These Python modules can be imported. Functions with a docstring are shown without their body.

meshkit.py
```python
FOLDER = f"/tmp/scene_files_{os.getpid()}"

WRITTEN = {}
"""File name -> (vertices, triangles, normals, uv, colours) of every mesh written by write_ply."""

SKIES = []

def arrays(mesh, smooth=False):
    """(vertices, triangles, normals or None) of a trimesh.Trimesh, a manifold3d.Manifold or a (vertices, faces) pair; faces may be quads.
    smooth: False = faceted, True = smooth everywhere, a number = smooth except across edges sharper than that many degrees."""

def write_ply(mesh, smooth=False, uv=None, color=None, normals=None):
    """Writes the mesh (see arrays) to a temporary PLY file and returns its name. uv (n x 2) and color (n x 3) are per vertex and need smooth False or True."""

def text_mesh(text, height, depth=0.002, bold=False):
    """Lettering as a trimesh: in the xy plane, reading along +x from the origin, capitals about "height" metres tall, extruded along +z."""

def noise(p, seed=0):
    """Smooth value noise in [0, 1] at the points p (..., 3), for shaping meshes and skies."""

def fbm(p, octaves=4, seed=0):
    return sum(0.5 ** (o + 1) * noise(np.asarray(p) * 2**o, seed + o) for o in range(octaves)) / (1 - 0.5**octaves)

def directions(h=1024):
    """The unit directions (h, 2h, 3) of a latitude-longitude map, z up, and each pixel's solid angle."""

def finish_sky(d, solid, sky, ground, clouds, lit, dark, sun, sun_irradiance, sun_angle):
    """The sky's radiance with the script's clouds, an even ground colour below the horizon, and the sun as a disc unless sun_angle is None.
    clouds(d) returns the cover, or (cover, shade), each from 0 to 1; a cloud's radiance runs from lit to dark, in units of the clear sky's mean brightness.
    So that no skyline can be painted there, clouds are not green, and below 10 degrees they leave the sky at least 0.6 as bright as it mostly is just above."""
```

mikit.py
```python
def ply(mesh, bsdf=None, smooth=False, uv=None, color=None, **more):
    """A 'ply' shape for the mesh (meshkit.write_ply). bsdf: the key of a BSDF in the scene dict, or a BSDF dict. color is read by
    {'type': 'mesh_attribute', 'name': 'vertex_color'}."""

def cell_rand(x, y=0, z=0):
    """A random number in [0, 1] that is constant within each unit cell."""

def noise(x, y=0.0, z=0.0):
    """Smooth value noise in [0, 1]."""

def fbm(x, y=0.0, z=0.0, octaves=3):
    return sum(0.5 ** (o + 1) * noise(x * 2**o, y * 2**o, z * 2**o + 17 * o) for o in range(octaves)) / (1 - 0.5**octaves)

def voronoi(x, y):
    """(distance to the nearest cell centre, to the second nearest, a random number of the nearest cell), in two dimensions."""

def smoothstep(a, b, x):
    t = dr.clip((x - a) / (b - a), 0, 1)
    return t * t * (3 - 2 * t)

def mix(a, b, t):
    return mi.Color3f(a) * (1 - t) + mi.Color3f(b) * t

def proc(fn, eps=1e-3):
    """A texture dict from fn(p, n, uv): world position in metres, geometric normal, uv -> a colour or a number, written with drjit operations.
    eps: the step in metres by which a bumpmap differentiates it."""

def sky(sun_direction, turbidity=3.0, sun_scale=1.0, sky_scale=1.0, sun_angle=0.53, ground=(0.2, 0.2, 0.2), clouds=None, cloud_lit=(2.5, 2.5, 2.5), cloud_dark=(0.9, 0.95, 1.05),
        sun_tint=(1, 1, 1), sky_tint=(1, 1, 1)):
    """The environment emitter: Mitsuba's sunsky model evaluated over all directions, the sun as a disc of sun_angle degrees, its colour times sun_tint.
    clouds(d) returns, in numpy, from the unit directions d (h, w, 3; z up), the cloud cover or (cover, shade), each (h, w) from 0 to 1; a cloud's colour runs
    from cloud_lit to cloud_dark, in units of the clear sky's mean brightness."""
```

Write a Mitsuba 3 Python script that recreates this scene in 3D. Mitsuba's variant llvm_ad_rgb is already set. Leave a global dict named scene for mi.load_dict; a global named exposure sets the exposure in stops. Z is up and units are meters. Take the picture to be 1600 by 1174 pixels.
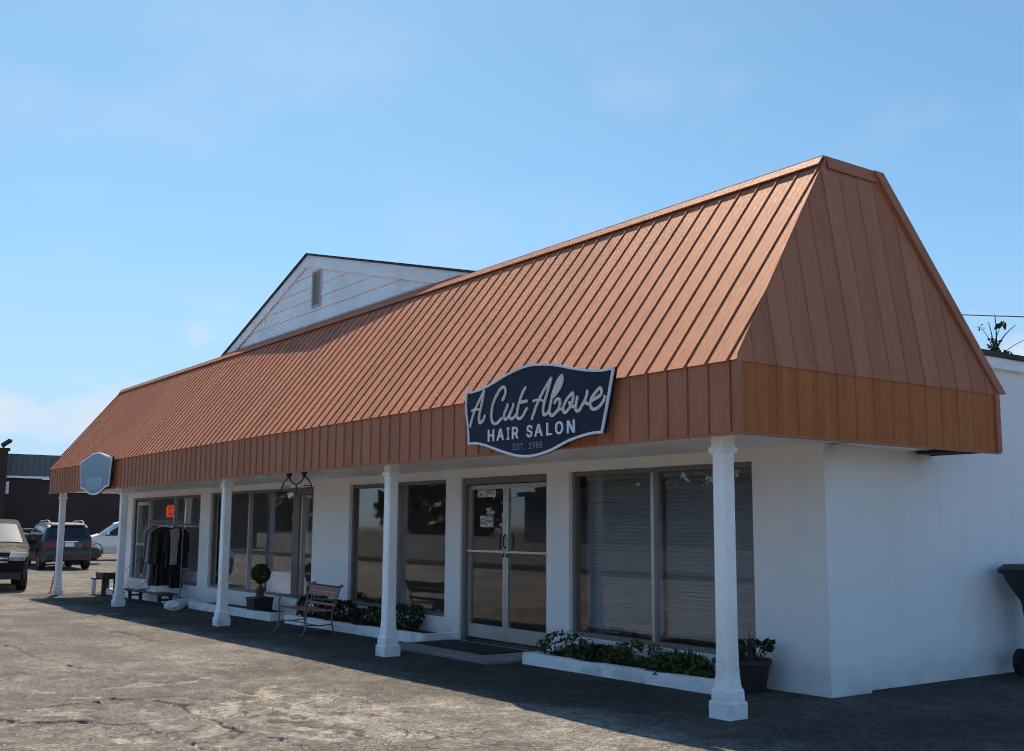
import math
import numpy as np
import trimesh
import drjit as dr
import mitsuba as mi
import mikit
import meshkit
from mikit import noise, fbm, voronoi, smoothstep, mix, proc
from shapely.geometry import Polygon, LineString, Point, box as sbox
from shapely.ops import unary_union
from shapely import affinity

rng = np.random.default_rng(7)
T = mi.ScalarTransform4f
scene = {'type': 'scene'}
labels = {}

# ------------------------------------------------------------------ camera, sky, exposure
exposure = 1.4
W, H = 1600.0, 1174.0
FOC, YAW, PITCH, ROLL = 1700.0, math.radians(54.426), math.radians(7.941), math.radians(0.36)
EYE = np.array([5.995, -6.334, 1.420])
FWD = np.array([-math.sin(YAW) * math.cos(PITCH), math.cos(YAW) * math.cos(PITCH), math.sin(PITCH)])
_r = np.array([math.cos(YAW), math.sin(YAW), 0.0])
_u = np.cross(_r, FWD)
UP = -math.sin(ROLL) * _r + math.cos(ROLL) * _u
scene['camera'] = {
    'type': 'perspective', 'fov_axis': 'x', 'fov': math.degrees(2 * math.atan(W / 2 / FOC)),
    'near_clip': 0.05, 'far_clip': 3000.0,
    'to_world': T().look_at(origin=EYE.tolist(), target=(EYE + FWD).tolist(), up=UP.tolist()),
    'film': {'type': 'hdrfilm', 'width': 1024, 'height': 751},
    'sampler': {'type': 'independent', 'sample_count': 64},
}


def sky_clouds(d):
    el = np.degrees(np.arcsin(np.clip(d[..., 2], -1, 1)))
    az = np.degrees(np.arctan2(d[..., 1], d[..., 0]))
    q = np.stack([az / 5.5, el / 2.6, np.full_like(az, 18.2)], -1)
    n = meshkit.fbm(q, 5, 22)
    band = np.clip((el - 1.0) / 2.0, 0, 1) * np.clip((12.0 - el) / 4.0, 0, 1)
    low = np.clip((n - 0.55) / 0.13, 0, 1) * band
    q2 = np.stack([az / 9 + el / 30, el / 5, np.full_like(az, 56.5)], -1)
    w = np.clip((meshkit.fbm(q2, 5, 6) - 0.48) / 0.25, 0, 1) * np.clip((el - 8) / 10, 0, 1) * 0.17
    haze = np.clip((16.0 - el) / 16.0, 0, 1) ** 1.4 * 0.74
    low = low * 0.85
    cover = 1 - (1 - low) * (1 - w) * (1 - haze)
    shade = np.clip(haze * (1 - low) / np.maximum(haze + low + w, 1e-6), 0, 1)
    return cover, shade


SUN = (-0.68, 0.24, 1.0)
scene['sky'] = mikit.sky(SUN, turbidity=3.0, clouds=sky_clouds, cloud_lit=(1.95, 2.12, 2.4), cloud_dark=(1.32, 1.50, 1.78), sky_scale=1.45, sun_scale=1.5, sky_tint=(0.84, 1.09, 1.11))
labels['sky'] = {'label': 'clear pale blue summer sky with a few thin clouds', 'kind': 'structure', 'category': 'sky'}


def gz(x):
    """the lot falls gently along the shop front"""
    return 0.0088 * np.clip(x, -22.0, 40.0)


# ------------------------------------------------------------------ helpers
taken = {}


def numbered(key):
    n = taken.get(key, 0)
    taken[key] = n + 1
    return key if n == 0 else f'{key}_{n:03d}'


def tag(key, label=None, category=None, group=None, kind=None):
    e = labels.setdefault(key, {})
    for k, v in (('label', label), ('category', category), ('group', group), ('kind', kind)):
        if v:
            e[k] = v
    return key


def thing(name, label, category, group=None):
    return tag(numbered(name), label, category, group)


def obj(name, mesh, mat, parent=None, smooth=False, to_world=None, label=None, kind=None, **more):
    key = numbered(name if parent is None else parent + '__' + name)
    d = mesh if isinstance(mesh, dict) else mikit.ply(mesh, mat, smooth, **more)
    if to_world is not None:
        d = {**d, 'to_world': to_world}
    scene[key] = d
    if label or kind:
        tag(key, label, None, None, kind)
    return key


def cat(*ms):
    l = []
    for m in ms:
        l.extend(m if isinstance(m, (list, tuple)) else [m])
    return trimesh.util.concatenate(l)


def bx(x0, x1, y0, y1, z0, z1, c=0.0):
    """box; c > 0 gives chamfered edges"""
    lo, hi = np.minimum([x0, y0, z0], [x1, y1, z1]), np.maximum([x0, y0, z0], [x1, y1, z1])
    if c <= 0:
        m = trimesh.creation.box(extents=hi - lo)
        m.apply_translation((lo + hi) / 2)
        return m
    c = min(c, (hi - lo).min() * 0.45)
    pts = []
    for i in range(8):
        s = np.array([i & 1, (i >> 1) & 1, (i >> 2) & 1])
        p = np.where(s, hi, lo)
        for a in range(3):
            q = p + np.where(s, -c, c)
            q[a] = p[a]
            pts.append(q)
    return trimesh.convex.convex_hull(np.array(pts))


def ext(poly, depth):
    return trimesh.util.concatenate([trimesh.creation.extrude_polygon(g, depth, engine='earcut') for g in getattr(poly, 'geoms', [poly]) if g.area > 1e-8])


def wallxz(poly, y0, y1):
    """a polygon drawn in x, z made a slab from y0 to y1"""
    m = ext(poly, abs(y1 - y0))
    v = m.vertices.copy()
    m.vertices = np.c_[v[:, 0], max(y0, y1) - v[:, 2], v[:, 1]]
    return m


def wallyz(poly, x0, x1):
    m = ext(poly, abs(x1 - x0))
    v = m.vertices.copy()
    m.vertices = np.c_[min(x0, x1) + v[:, 2], v[:, 0], v[:, 1]]
    return m


def tube(pts, r, n=8, closed=False):
    p = np.asarray(pts, float)
    t = np.gradient(p, axis=0)
    if closed:
        t = np.roll(p, -1, 0) - np.roll(p, 1, 0)
    t /= np.linalg.norm(t, axis=1, keepdims=True) + 1e-12
    ref = np.array([0, 0, 1.0]) if abs(t[:, 2]).mean() < 0.8 else np.array([1.0, 0, 0])
    a = np.cross(t, ref)
    a /= np.linalg.norm(a, axis=1, keepdims=True) + 1e-12
    b = np.cross(t, a)
    ang = np.arange(n) * 2 * np.pi / n
    r = np.broadcast_to(r, (len(p),))
    v = p[:, None] + r[:, None, None] * (np.cos(ang)[None, :, None] * a[:, None] + np.sin(ang)[None, :, None] * b[:, None])
    f = []
    m = len(p)
    for i in range(m if closed else m - 1):
        for j in range(n):
            k, l, i2 = j, (j + 1) % n, (i + 1) % m
            f += [[i * n + k, i2 * n + k, i2 * n + l], [i * n + k, i2 * n + l, i * n + l]]
    v = v.reshape(-1, 3)
    if not closed:
        v = np.vstack([v, p[0], p[-1]])
        c0, c1 = len(v) - 2, len(v) - 1
        for j in range(n):
            f += [[c0, j, (j + 1) % n], [c1, (m - 1) * n + (j + 1) % n, (m - 1) * n + j]]
    return trimesh.Trimesh(v, np.array(f), process=False)


def smooth_curve(pts, n=40):
    from scipy.interpolate import splprep, splev
    p = np.asarray(pts, float)
    k = min(3, len(p) - 1)
    tck, _ = splprep(p.T, s=0, k=k)
    return np.array(splev(np.linspace(0, 1, n), tck)).T


def lathe(prof, n=28, at=(0, 0, 0)):
    m = trimesh.creation.revolve(np.asarray(prof, float), sections=n)
    m.apply_translation(at)
    return m


def square_lathe(prof, at=(0, 0, 0), ch=0.0):
    """stacked square (chamfered) sections: prof = [(half width, z), ...]"""
    rings = []
    for a, z in prof:
        c = ch * a
        o = [(a, -a + c), (a, a - c), (a - c, a), (-a + c, a), (-a, a - c), (-a, -a + c), (-a + c, -a), (a - c, -a)]
        rings.append([(x, y, z) for x, y in o])
    n = 8
    v = np.array(rings).reshape(-1, 3)
    f = []
    for i in range(len(prof) - 1):
        for j in range(n):
            k = (j + 1) % n
            f += [[i * n + j, i * n + k, (i + 1) * n + k], [i * n + j, (i + 1) * n + k, (i + 1) * n + j]]
    for j in range(1, n - 1):
        f += [[0, j + 1, j], [(len(prof) - 1) * n, (len(prof) - 1) * n + j, (len(prof) - 1) * n + j + 1]]
    m = trimesh.Trimesh(v, np.array(f), process=False)
    m.apply_translation(at)
    return m


def clip(mesh, origin, normal):
    try:
        m = trimesh.intersections.slice_mesh_plane(mesh, plane_normal=np.asarray(normal, float), plane_origin=np.asarray(origin, float), cap=False)
        return m if m is not None and len(m.faces) else None
    except Exception:
        return None


def rgb(r, g, b):
    return {'type': 'rgb', 'value': [r, g, b]}


def mat(name, color, rough=0.6, two=True, bump=None, bump_scale=1.0, eps=1e-3, **kw):
    b = {'type': 'principled', 'base_color': color if isinstance(color, dict) else rgb(*color), 'roughness': rough if isinstance(rough, dict) else float(rough), **kw}
    if bump is not None:
        b = {'type': 'bumpmap', 'arbitrary': proc(bump, eps), 'scale': bump_scale, 'bsdf': b}
    if two:
        b = {'type': 'twosided', 'bsdf': b}
    scene['mat_' + name] = b
    return 'mat_' + name


# ------------------------------------------------------------------ materials
def gzd(x):
    return 0.0088 * dr.clip(x, -22.0, 40.0)


def brick_height(p, n, uv):
    """painted brick joints in metres: rows run on walls facing x or y"""
    along = dr.select(dr.abs(n.x) > 0.5, p.y, p.x)
    row = p.z / 0.067
    fz = row - dr.floor(row)
    off = dr.select(dr.floor(row) - 2 * dr.floor(dr.floor(row) / 2) > 0.5, 0.5, 0.0)
    c = along / 0.205 + off
    fx = c - dr.floor(c)
    jz = smoothstep(0.0, 0.10, fz) * smoothstep(0.0, 0.10, 1 - fz)
    jx = smoothstep(0.0, 0.035, fx) * smoothstep(0.0, 0.035, 1 - fx)
    return 0.0028 * jz * jx + 0.0015 * noise(p.x * 40, p.y * 40, p.z * 40)


def wall_color(p, n, uv):
    a = fbm(p.x * 0.9, p.y * 0.9, p.z * 1.4, 4)
    splash = (1 - smoothstep(-0.05, 0.32 + 0.2 * noise(p.x * 3, p.y * 3, 0), p.z)) * 0.5
    streak = smoothstep(0.55, 0.8, fbm(p.x * 7, p.y * 7, p.z * 0.6, 3)) * 0.22
    c = mix(mi.Color3f(0.88, 0.89, 0.90), mi.Color3f(0.78, 0.785, 0.78), a * 0.5 + streak)
    return mix(c, mi.Color3f(0.36, 0.33, 0.28), splash * 1.3 * fbm(p.x * 5, p.y * 5, p.z * 5, 3))


WALL = mat('painted_brick', proc(wall_color), 0.6, bump=brick_height, bump_scale=1.0)


def trim_color(p, n, uv):
    a = fbm(p.x * 2, p.y * 2, p.z * 2, 4)
    c = mix(mi.Color3f(0.90, 0.91, 0.915), mi.Color3f(0.80, 0.80, 0.79), smoothstep(0.4, 0.8, a))
    h = p.z - gzd(p.x)
    grime = (1 - smoothstep(0.0, 0.22, h)) * smoothstep(0.42, 0.7, fbm(p.x * 6, p.y * 6, p.z * 7, 4))
    scuff = smoothstep(0.66, 0.72, fbm(p.x * 30, p.y * 30, p.z * 22, 3)) * (1 - smoothstep(0.3, 0.9, h)) * 0.7
    return mix(c, mi.Color3f(0.28, 0.255, 0.22), dr.clip(grime * 0.38 + scuff * 0.35, 0, 0.9))


TRIM = mat('white_paint', proc(trim_color), 0.45)


def copper(tone):
    def fn(p, n, uv):
        a = fbm(p.x * 0.8, p.y * 0.8, p.z * 0.8, 3)
        b = fbm(p.x * 9, p.y * 9, p.z * 0.9, 3)
        c = mix(mi.Color3f(0.575, 0.237, 0.136), mi.Color3f(0.505, 0.200, 0.113), a)
        c = mix(c, mi.Color3f(0.46, 0.175, 0.095), smoothstep(0.5, 0.8, b) * 0.5)
        c = mix(c, mi.Color3f(0.56, 0.27, 0.17), smoothstep(0.58, 0.75, fbm(p.x * 16, p.y * 16, p.z * 1.1, 3)) * 0.3)
        return c * tone
    return fn


def golden_streaks(p, n, uv):  # golden copper tone with upright streaks, for the end fascia panels
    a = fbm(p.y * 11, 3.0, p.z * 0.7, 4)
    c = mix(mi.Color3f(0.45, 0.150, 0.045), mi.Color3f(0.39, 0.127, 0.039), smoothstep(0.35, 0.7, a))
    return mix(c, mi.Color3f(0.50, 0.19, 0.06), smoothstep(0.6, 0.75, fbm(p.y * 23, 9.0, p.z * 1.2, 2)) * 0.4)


COPPER = [mat(f'copper_metal_{i}', proc(copper(t)), 0.62, metallic=0.04, specular=0.15, bump=lambda p, n, uv: 0.006 * fbm(p.x * 2.6, p.y * 2.6, p.z * 1.3, 2), eps=1e-2) for i, t in enumerate((0.85, 0.78, 0.90, 0.82))]
GOLDEN_COPPER = mat('golden_copper', proc(golden_streaks), 0.6, specular=0.15)
COPPER_TRIM = mat('copper_trim', proc(copper(0.80)), 0.6, metallic=0.04, specular=0.15)
DARKGAP = mat('dark_backing', (0.03, 0.018, 0.014), 0.8)
ALU = mat('aluminium', (0.50, 0.50, 0.49), 0.35, metallic=0.6)
BRONZE = mat('grey_frame', (0.20, 0.185, 0.17), 0.45, metallic=0.3)
BROWN_POST = mat('brown_post', (0.17, 0.14, 0.125), 0.55)
BLACK = mat('black_iron', (0.018, 0.018, 0.02), 0.45)
scene['mat_glass'] = {'type': 'thindielectric', 'int_ior': 1.52, 'ext_ior': 1.0}
GLASS = 'mat_glass'
BLIND = mat('blind', (0.19, 0.225, 0.25), 0.6)
INTERIOR = mat('interior_wall', (0.32, 0.30, 0.28), 0.8)
INTERIOR_FLOOR = mat('interior_floor', proc(lambda p, n, uv: mix(mi.Color3f(0.10, 0.085, 0.07), mi.Color3f(0.15, 0.13, 0.11), fbm(p.x * 3, p.y * 3, 0, 3))), 0.4)
SHINGLE = mat('dark_shingle', proc(lambda p, n, uv: mix(mi.Color3f(0.035, 0.035, 0.038), mi.Color3f(0.075, 0.07, 0.068), fbm(p.x * 6, p.y * 6, p.z * 6, 3))), 0.9)
LOUVER = mat('louver', (0.45, 0.46, 0.46), 0.6)
SOIL = mat('soil', proc(lambda p, n, uv: mix(mi.Color3f(0.02, 0.016, 0.012), mi.Color3f(0.07, 0.055, 0.04), fbm(p.x * 14, p.y * 14, 0, 3))), 0.95)
CONCRETE = mat('concrete', proc(lambda p, n, uv: mix(mi.Color3f(0.15, 0.145, 0.14), mi.Color3f(0.23, 0.22, 0.21), fbm(p.x * 2.5, p.y * 2.5, 0, 4)) * (0.85 + 0.3 * noise(p.x * 60, p.y * 60, 0))), 0.85)
RUBBER = mat('rubber_mat', (0.02, 0.02, 0.021), 0.8)
POT = mat('dark_pot', proc(lambda p, n, uv: mix(mi.Color3f(0.020, 0.016, 0.015), mi.Color3f(0.036, 0.028, 0.024), fbm(p.x * 8, p.y * 8, p.z * 8, 3))), 0.6)


def bench_wood(p, n, uv):
    g = fbm(p.x * 2, p.y * 34, p.z * 34, 3)
    return mix(mi.Color3f(0.22, 0.060, 0.046), mi.Color3f(0.34, 0.110, 0.082), g)


WOOD = mat('red_wood', proc(bench_wood), 0.5)
DARKWOOD = mat('dark_wood', proc(lambda p, n, uv: mix(mi.Color3f(0.030, 0.025, 0.023), mi.Color3f(0.065, 0.052, 0.045), fbm(p.x * 4, p.y * 40, p.z * 40, 3))), 0.55)
IRON = mat('weathered_iron', proc(lambda p, n, uv: mix(mi.Color3f(0.14, 0.125, 0.115), mi.Color3f(0.25, 0.22, 0.20), fbm(p.x * 20, p.y * 20, p.z * 20, 3))), 0.55, metallic=0.2)
NAVY = mat('navy_sign', (0.009, 0.015, 0.040), 0.5, specular=0.2)
SCRIPT = mat('sign_script', (0.70, 0.60, 0.55), 0.4)
SIGNWHITE = mat('sign_white', (0.74, 0.76, 0.80), 0.4)
SIGNDIM = mat('sign_dim', (0.16, 0.17, 0.20), 0.5)
BLUEBOARD = mat('blue_board', proc(lambda p, n, uv: mix(mi.Color3f(0.11, 0.19, 0.28), mi.Color3f(0.15, 0.24, 0.34), fbm(p.x * 3, 0, p.z * 5, 3))), 0.4)  # blue board, its pale tone painted in for the reflected sky
SKY_SHEEN = mat('sky_sheen', (0.18, 0.29, 0.41), 0.35)  # reflected sky painted as a lighter patch on the blank sign
PAPER = mat('paper', proc(lambda p, n, uv: mix(mi.Color3f(0.72, 0.72, 0.70), mi.Color3f(0.35, 0.36, 0.38), smoothstep(0.5, 0.6, noise(p.x * 14, 3.0, p.z * 38)))), 0.8)
PLASTIC_BLACK = mat('black_plastic', (0.022, 0.022, 0.024), 0.45)
ORANGE = mat('orange_plastic', (0.70, 0.085, 0.035), 0.5)
REFLECT = mat('reflective_band', (0.8, 0.8, 0.8), 0.4)
TYRE = mat('tyre', (0.018, 0.018, 0.018), 0.85)
RIM = mat('rim', (0.42, 0.42, 0.43), 0.3, metallic=0.8)
CARGLASS = mat('car_glass', (0.012, 0.014, 0.017), 0.06, specular=0.6)
CHROME = mat('chrome', (0.75, 0.75, 0.76), 0.15, metallic=1.0)
LAMP = mat('headlamp', (0.36, 0.38, 0.40), 0.25, metallic=0.5)
REDLAMP = mat('red_lamp', (0.22, 0.012, 0.014), 0.2)
PLATE = mat('plate', (0.70, 0.71, 0.74), 0.5)


def paint(name, c):
    return mat('paint_' + name, c, 0.35, metallic=0.35, clearcoat=1.0, clearcoat_gloss=0.95)


PAINT_BLACK, PAINT_GREY, PAINT_WHITE, PAINT_SILVER, PAINT_NAVY = paint('black', (0.026, 0.029, 0.034)), mat('paint_grey', (0.016, 0.018, 0.022), 0.5, specular=0.03), paint('white', (0.66, 0.68, 0.70)), paint('silver', (0.42, 0.44, 0.45)), paint('navy', (0.014, 0.018, 0.026))


def leaf(name, c1, c2):
    def fn(p, n, uv):
        return mix(mi.Color3f(*c1), mi.Color3f(*c2), noise(p.x * 23, p.y * 23, p.z * 23))
    scene['mat_' + name] = {'type': 'twosided', 'bsdf': {'type': 'principled', 'base_color': proc(fn), 'roughness': 0.55, 'specular': 0.35}}
    return 'mat_' + name


LEAF = leaf('leaf_green', (0.022, 0.045, 0.012), (0.065, 0.10, 0.024))
LEAF_DARK = leaf('leaf_dark', (0.014, 0.024, 0.012), (0.04, 0.055, 0.02))
LEAF_OLIVE = leaf('leaf_olive', (0.055, 0.060, 0.016), (0.10, 0.095, 0.028))
LEAF_DRY = leaf('leaf_dry', (0.04, 0.04, 0.03), (0.08, 0.075, 0.05))
BARK = mat('bark', proc(lambda p, n, uv: mix(mi.Color3f(0.06, 0.05, 0.04), mi.Color3f(0.13, 0.11, 0.09), fbm(p.x * 12, p.y * 12, p.z * 4, 3))), 0.9)


def asphalt(p, n, uv):
    h = p.z - gzd(p.x)
    big = fbm(p.x * 0.30, p.y * 0.30, 4.0, 4)
    mid = fbm(p.x * 1.5, p.y * 1.5, 2.0, 4)
    grit = noise(p.x * 70, p.y * 70, 0.0)
    grit2 = noise(p.x * 150, p.y * 150, 5.0)
    c = mix(mi.Color3f(0.165, 0.150, 0.132), mi.Color3f(0.235, 0.215, 0.190), smoothstep(0.3, 0.7, big))
    c = mix(c, mi.Color3f(0.30, 0.275, 0.235), smoothstep(0.52, 0.75, mid) * 0.55)
    c = mix(c, mi.Color3f(0.10, 0.093, 0.085), smoothstep(0.50, 0.66, 1 - mid) * 0.5)
    c = mix(c, mi.Color3f(0.38, 0.345, 0.29), smoothstep(0.010, 0.019, -h) * 0.8)
    c = mix(c, mi.Color3f(0.075, 0.07, 0.063), smoothstep(0.024, 0.034, -h))
    g3 = noise(p.x * 26, p.y * 26, 6.0)
    c = c * mi.Color3f(0.615, 0.612, 0.61) * (0.52 + 0.96 * smoothstep(0.22, 0.78, 0.42 * grit + 0.26 * grit2 + 0.32 * g3))
    wx, wy = p.x + 0.30 * (fbm(p.x * 2.3, p.y * 2.3, 21.0, 3) - 0.5), p.y + 0.30 * (fbm(p.x * 2.3, p.y * 2.3, 27.0, 3) - 0.5)
    d1, d2, rnd = voronoi(wx * 3.6 + 0.25 * wy, wy * 5.2)
    near = smoothstep(-9.0, -3.5, p.x) * (1 - smoothstep(-1.6, -0.9, p.y))
    worn = smoothstep(0.34, 0.50, fbm(p.x * 0.9, p.y * 0.9, 13.0, 3)) * near
    c = mix(c, c * (0.76 + 0.54 * rnd), 0.75 * worn)
    seam = (1 - smoothstep(0.015, 0.06, d2 - d1)) * smoothstep(0.35, 0.6, noise(p.x * 3.1, p.y * 3.1, 31.0))
    c = mix(c, c * 0.36, seam * worn)
    rim = smoothstep(0.05, 0.09, d2 - d1) * (1 - smoothstep(0.09, 0.16, d2 - d1))
    c = mix(c, c * 1.4, rim * worn * 0.6)
    slab = fbm(p.x * 5.5 - p.y * 2.0, p.y * 7.0 + p.x * 2.0, 11.0, 3)
    c = mix(c, c * 1.38, smoothstep(0.56, 0.62, slab) * 0.7)
    c = mix(c, c * 0.78, smoothstep(0.60, 0.68, 1 - slab) * 0.7)
    c = mix(c, mi.Color3f(0.42, 0.39, 0.34), smoothstep(0.88, 0.95, noise(p.x * 42, p.y * 42, 8.0)) * 0.6)
    # canopy shade painted into the asphalt colour: a darker strip along the shop front
    canopy_shade = smoothstep(-1.1, -0.35, p.y + 0.5 * (fbm(p.x * 1.3, p.y * 1.3, 1.0, 3) - 0.5)) * smoothstep(-22.5, -20.5, p.x) * (1 - smoothstep(3.5, 6.0, p.x))
    return mix(c, c * mi.Color3f(0.36, 0.35, 0.34), canopy_shade)


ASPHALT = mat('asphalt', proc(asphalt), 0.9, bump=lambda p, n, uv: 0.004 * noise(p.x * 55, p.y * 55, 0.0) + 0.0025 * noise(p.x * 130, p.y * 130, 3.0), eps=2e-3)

# ------------------------------------------------------------------ ground: one sheet, fine near the camera
CRACKS = [
    [(-3.51, -4.24), (-3.54, -3.77), (-3.67, -3.58), (-3.47, -3.42), (-3.36, -3.19), (-3.2, -2.9)],
    [(-3.05, -4.54), (-2.75, -4.36), (-2.61, -4.06), (-2.33, -3.95), (-2.31, -3.73), (-1.99, -3.74), (-1.69, -3.70), (-1.39, -3.73), (-1.07, -3.74), (-0.8, -3.9)],
    [(-2.9, -3.21), (-2.29, -3.2), (-1.87, -3.21), (-1.47, -3.23), (-1.12, -3.15), (-0.63, -3.19), (-0.2, -3.3)],
    [(-9.05, -3.34), (-7.78, -3.34), (-7.12, -3.32), (-6.37, -3.29), (-6.02, -3.19)],
    [(-6.02, -3.19), (-6.05, -3.62), (-6.0, -3.99), (-6.2, -4.6)],
    [(-12.5, -1.6), (-11.2, -1.75), (-9.6, -1.6), (-8.2, -1.7)],
    [(-3.36, -3.19), (-2.9, -3.21)],
]


def build_ground():
    def axis(lo, a, b, hi, fine, n):
        c = np.geomspace(0.06, 1, n)
        left = a - (a - lo) * (c - c[0]) / (1 - c[0])
        right = b + (hi - b) * (c - c[0]) / (1 - c[0])
        return np.unique(np.r_[left[::-1], np.arange(a, b, fine), right])
    xs = axis(-420, -12.0, 2.6, 160, 0.022, 46)
    ys = axis(-260, -5.3, 0.4, 320, 0.022, 46)
    X, Yy = np.meshgrid(xs, ys, indexing='ij')
    P3 = np.stack([X, Yy, np.zeros_like(X)], -1)
    fine = np.clip((X + 12) / 2, 0, 1) * np.clip((2.6 - X) / 1.0, 0, 1) * np.clip((Yy + 5.3) / .3, 0, 1) * np.clip((0.4 - Yy) / 0.6, 0, 1)
    h = 0.010 * (meshkit.fbm(P3 * 0.7, 3, 3) - 0.5) + 0.008 * (meshkit.fbm(P3 * 7, 4, 4) - 0.5)
    h *= np.clip(fine + 0.25, 0, 1)
    # worn patches: the top layer has broken off, its ragged edge is a real step
    warp = 0.25 * (meshkit.fbm(P3 * 2.5, 4, 11) - 0.5)
    n1 = meshkit.fbm(P3 * np.array([0.55, 0.8, 1]) + 3.1, 4, 8) + warp * 0.5
    near = np.clip((X + 7.0) / 4.0, 0, 1) * np.clip((-1.3 - Yy) / 1.0, 0, 1)
    patch = np.clip((n1 - (0.63 - 0.15 * near)) / 0.02, 0, 1)
    ed = meshkit.fbm(P3 * np.array([5.0, 7.0, 1]) + 1.7, 4, 18)
    h -= 0.013 * patch * np.clip((ed - 0.40) / 0.06, 0, 1) * fine * near
    n2 = meshkit.fbm(P3 * np.array([2.2, 2.9, 1]) + 7.7, 4, 14)
    h -= 0.012 * np.clip((n2 - 0.54) / 0.02, 0, 1) * fine * np.clip(near + .15, 0, 1)
    # cracks
    sel = fine > 0.01
    pts = np.stack([X[sel], Yy[sel]], -1)
    wob = np.stack([meshkit.fbm(np.c_[pts * 6, np.zeros(len(pts))], 3, 31), meshkit.fbm(np.c_[pts * 6, np.zeros(len(pts))], 3, 32)], -1) - 0.5
    q = pts + 0.16 * wob
    best = np.full(len(q), 9.0)
    for line in CRACKS:
        L = np.array(line)
        for a, b in zip(L[:-1], L[1:]):
            ab = b - a
            t = np.clip(((q - a) @ ab) / (ab @ ab), 0, 1)
            best = np.minimum(best, np.linalg.norm(q - a - t[:, None] * ab, axis=1))
    wv = 0.014 + 0.020 * meshkit.fbm(np.c_[pts * 3, np.zeros(len(pts))], 2, 33)
    groove = np.clip(1 - best / wv, 0, 1)
    hs = h[sel]
    hs -= 0.026 * np.minimum(groove * 1.6, 1) * fine[sel]
    hs += 0.010 * np.clip(1 - np.abs(best - 0.09) / 0.09, 0, 1) * fine[sel]
    h[sel] = hs
    Z = gz(X) + h - 0.004
    n, m = X.shape
    v = np.stack([X, Yy, Z], -1).reshape(-1, 3)
    i = (np.arange(n - 1)[:, None] * m + np.arange(m - 1)[None]).ravel()
    f = np.vstack([np.c_[i, i + m, i + m + 1], np.c_[i, i + m + 1, i + 1]])
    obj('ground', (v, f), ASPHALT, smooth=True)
    tag('ground', 'cracked sunlit asphalt parking lot with pale worn patches', 'parking lot', kind='structure')


build_ground()

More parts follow.
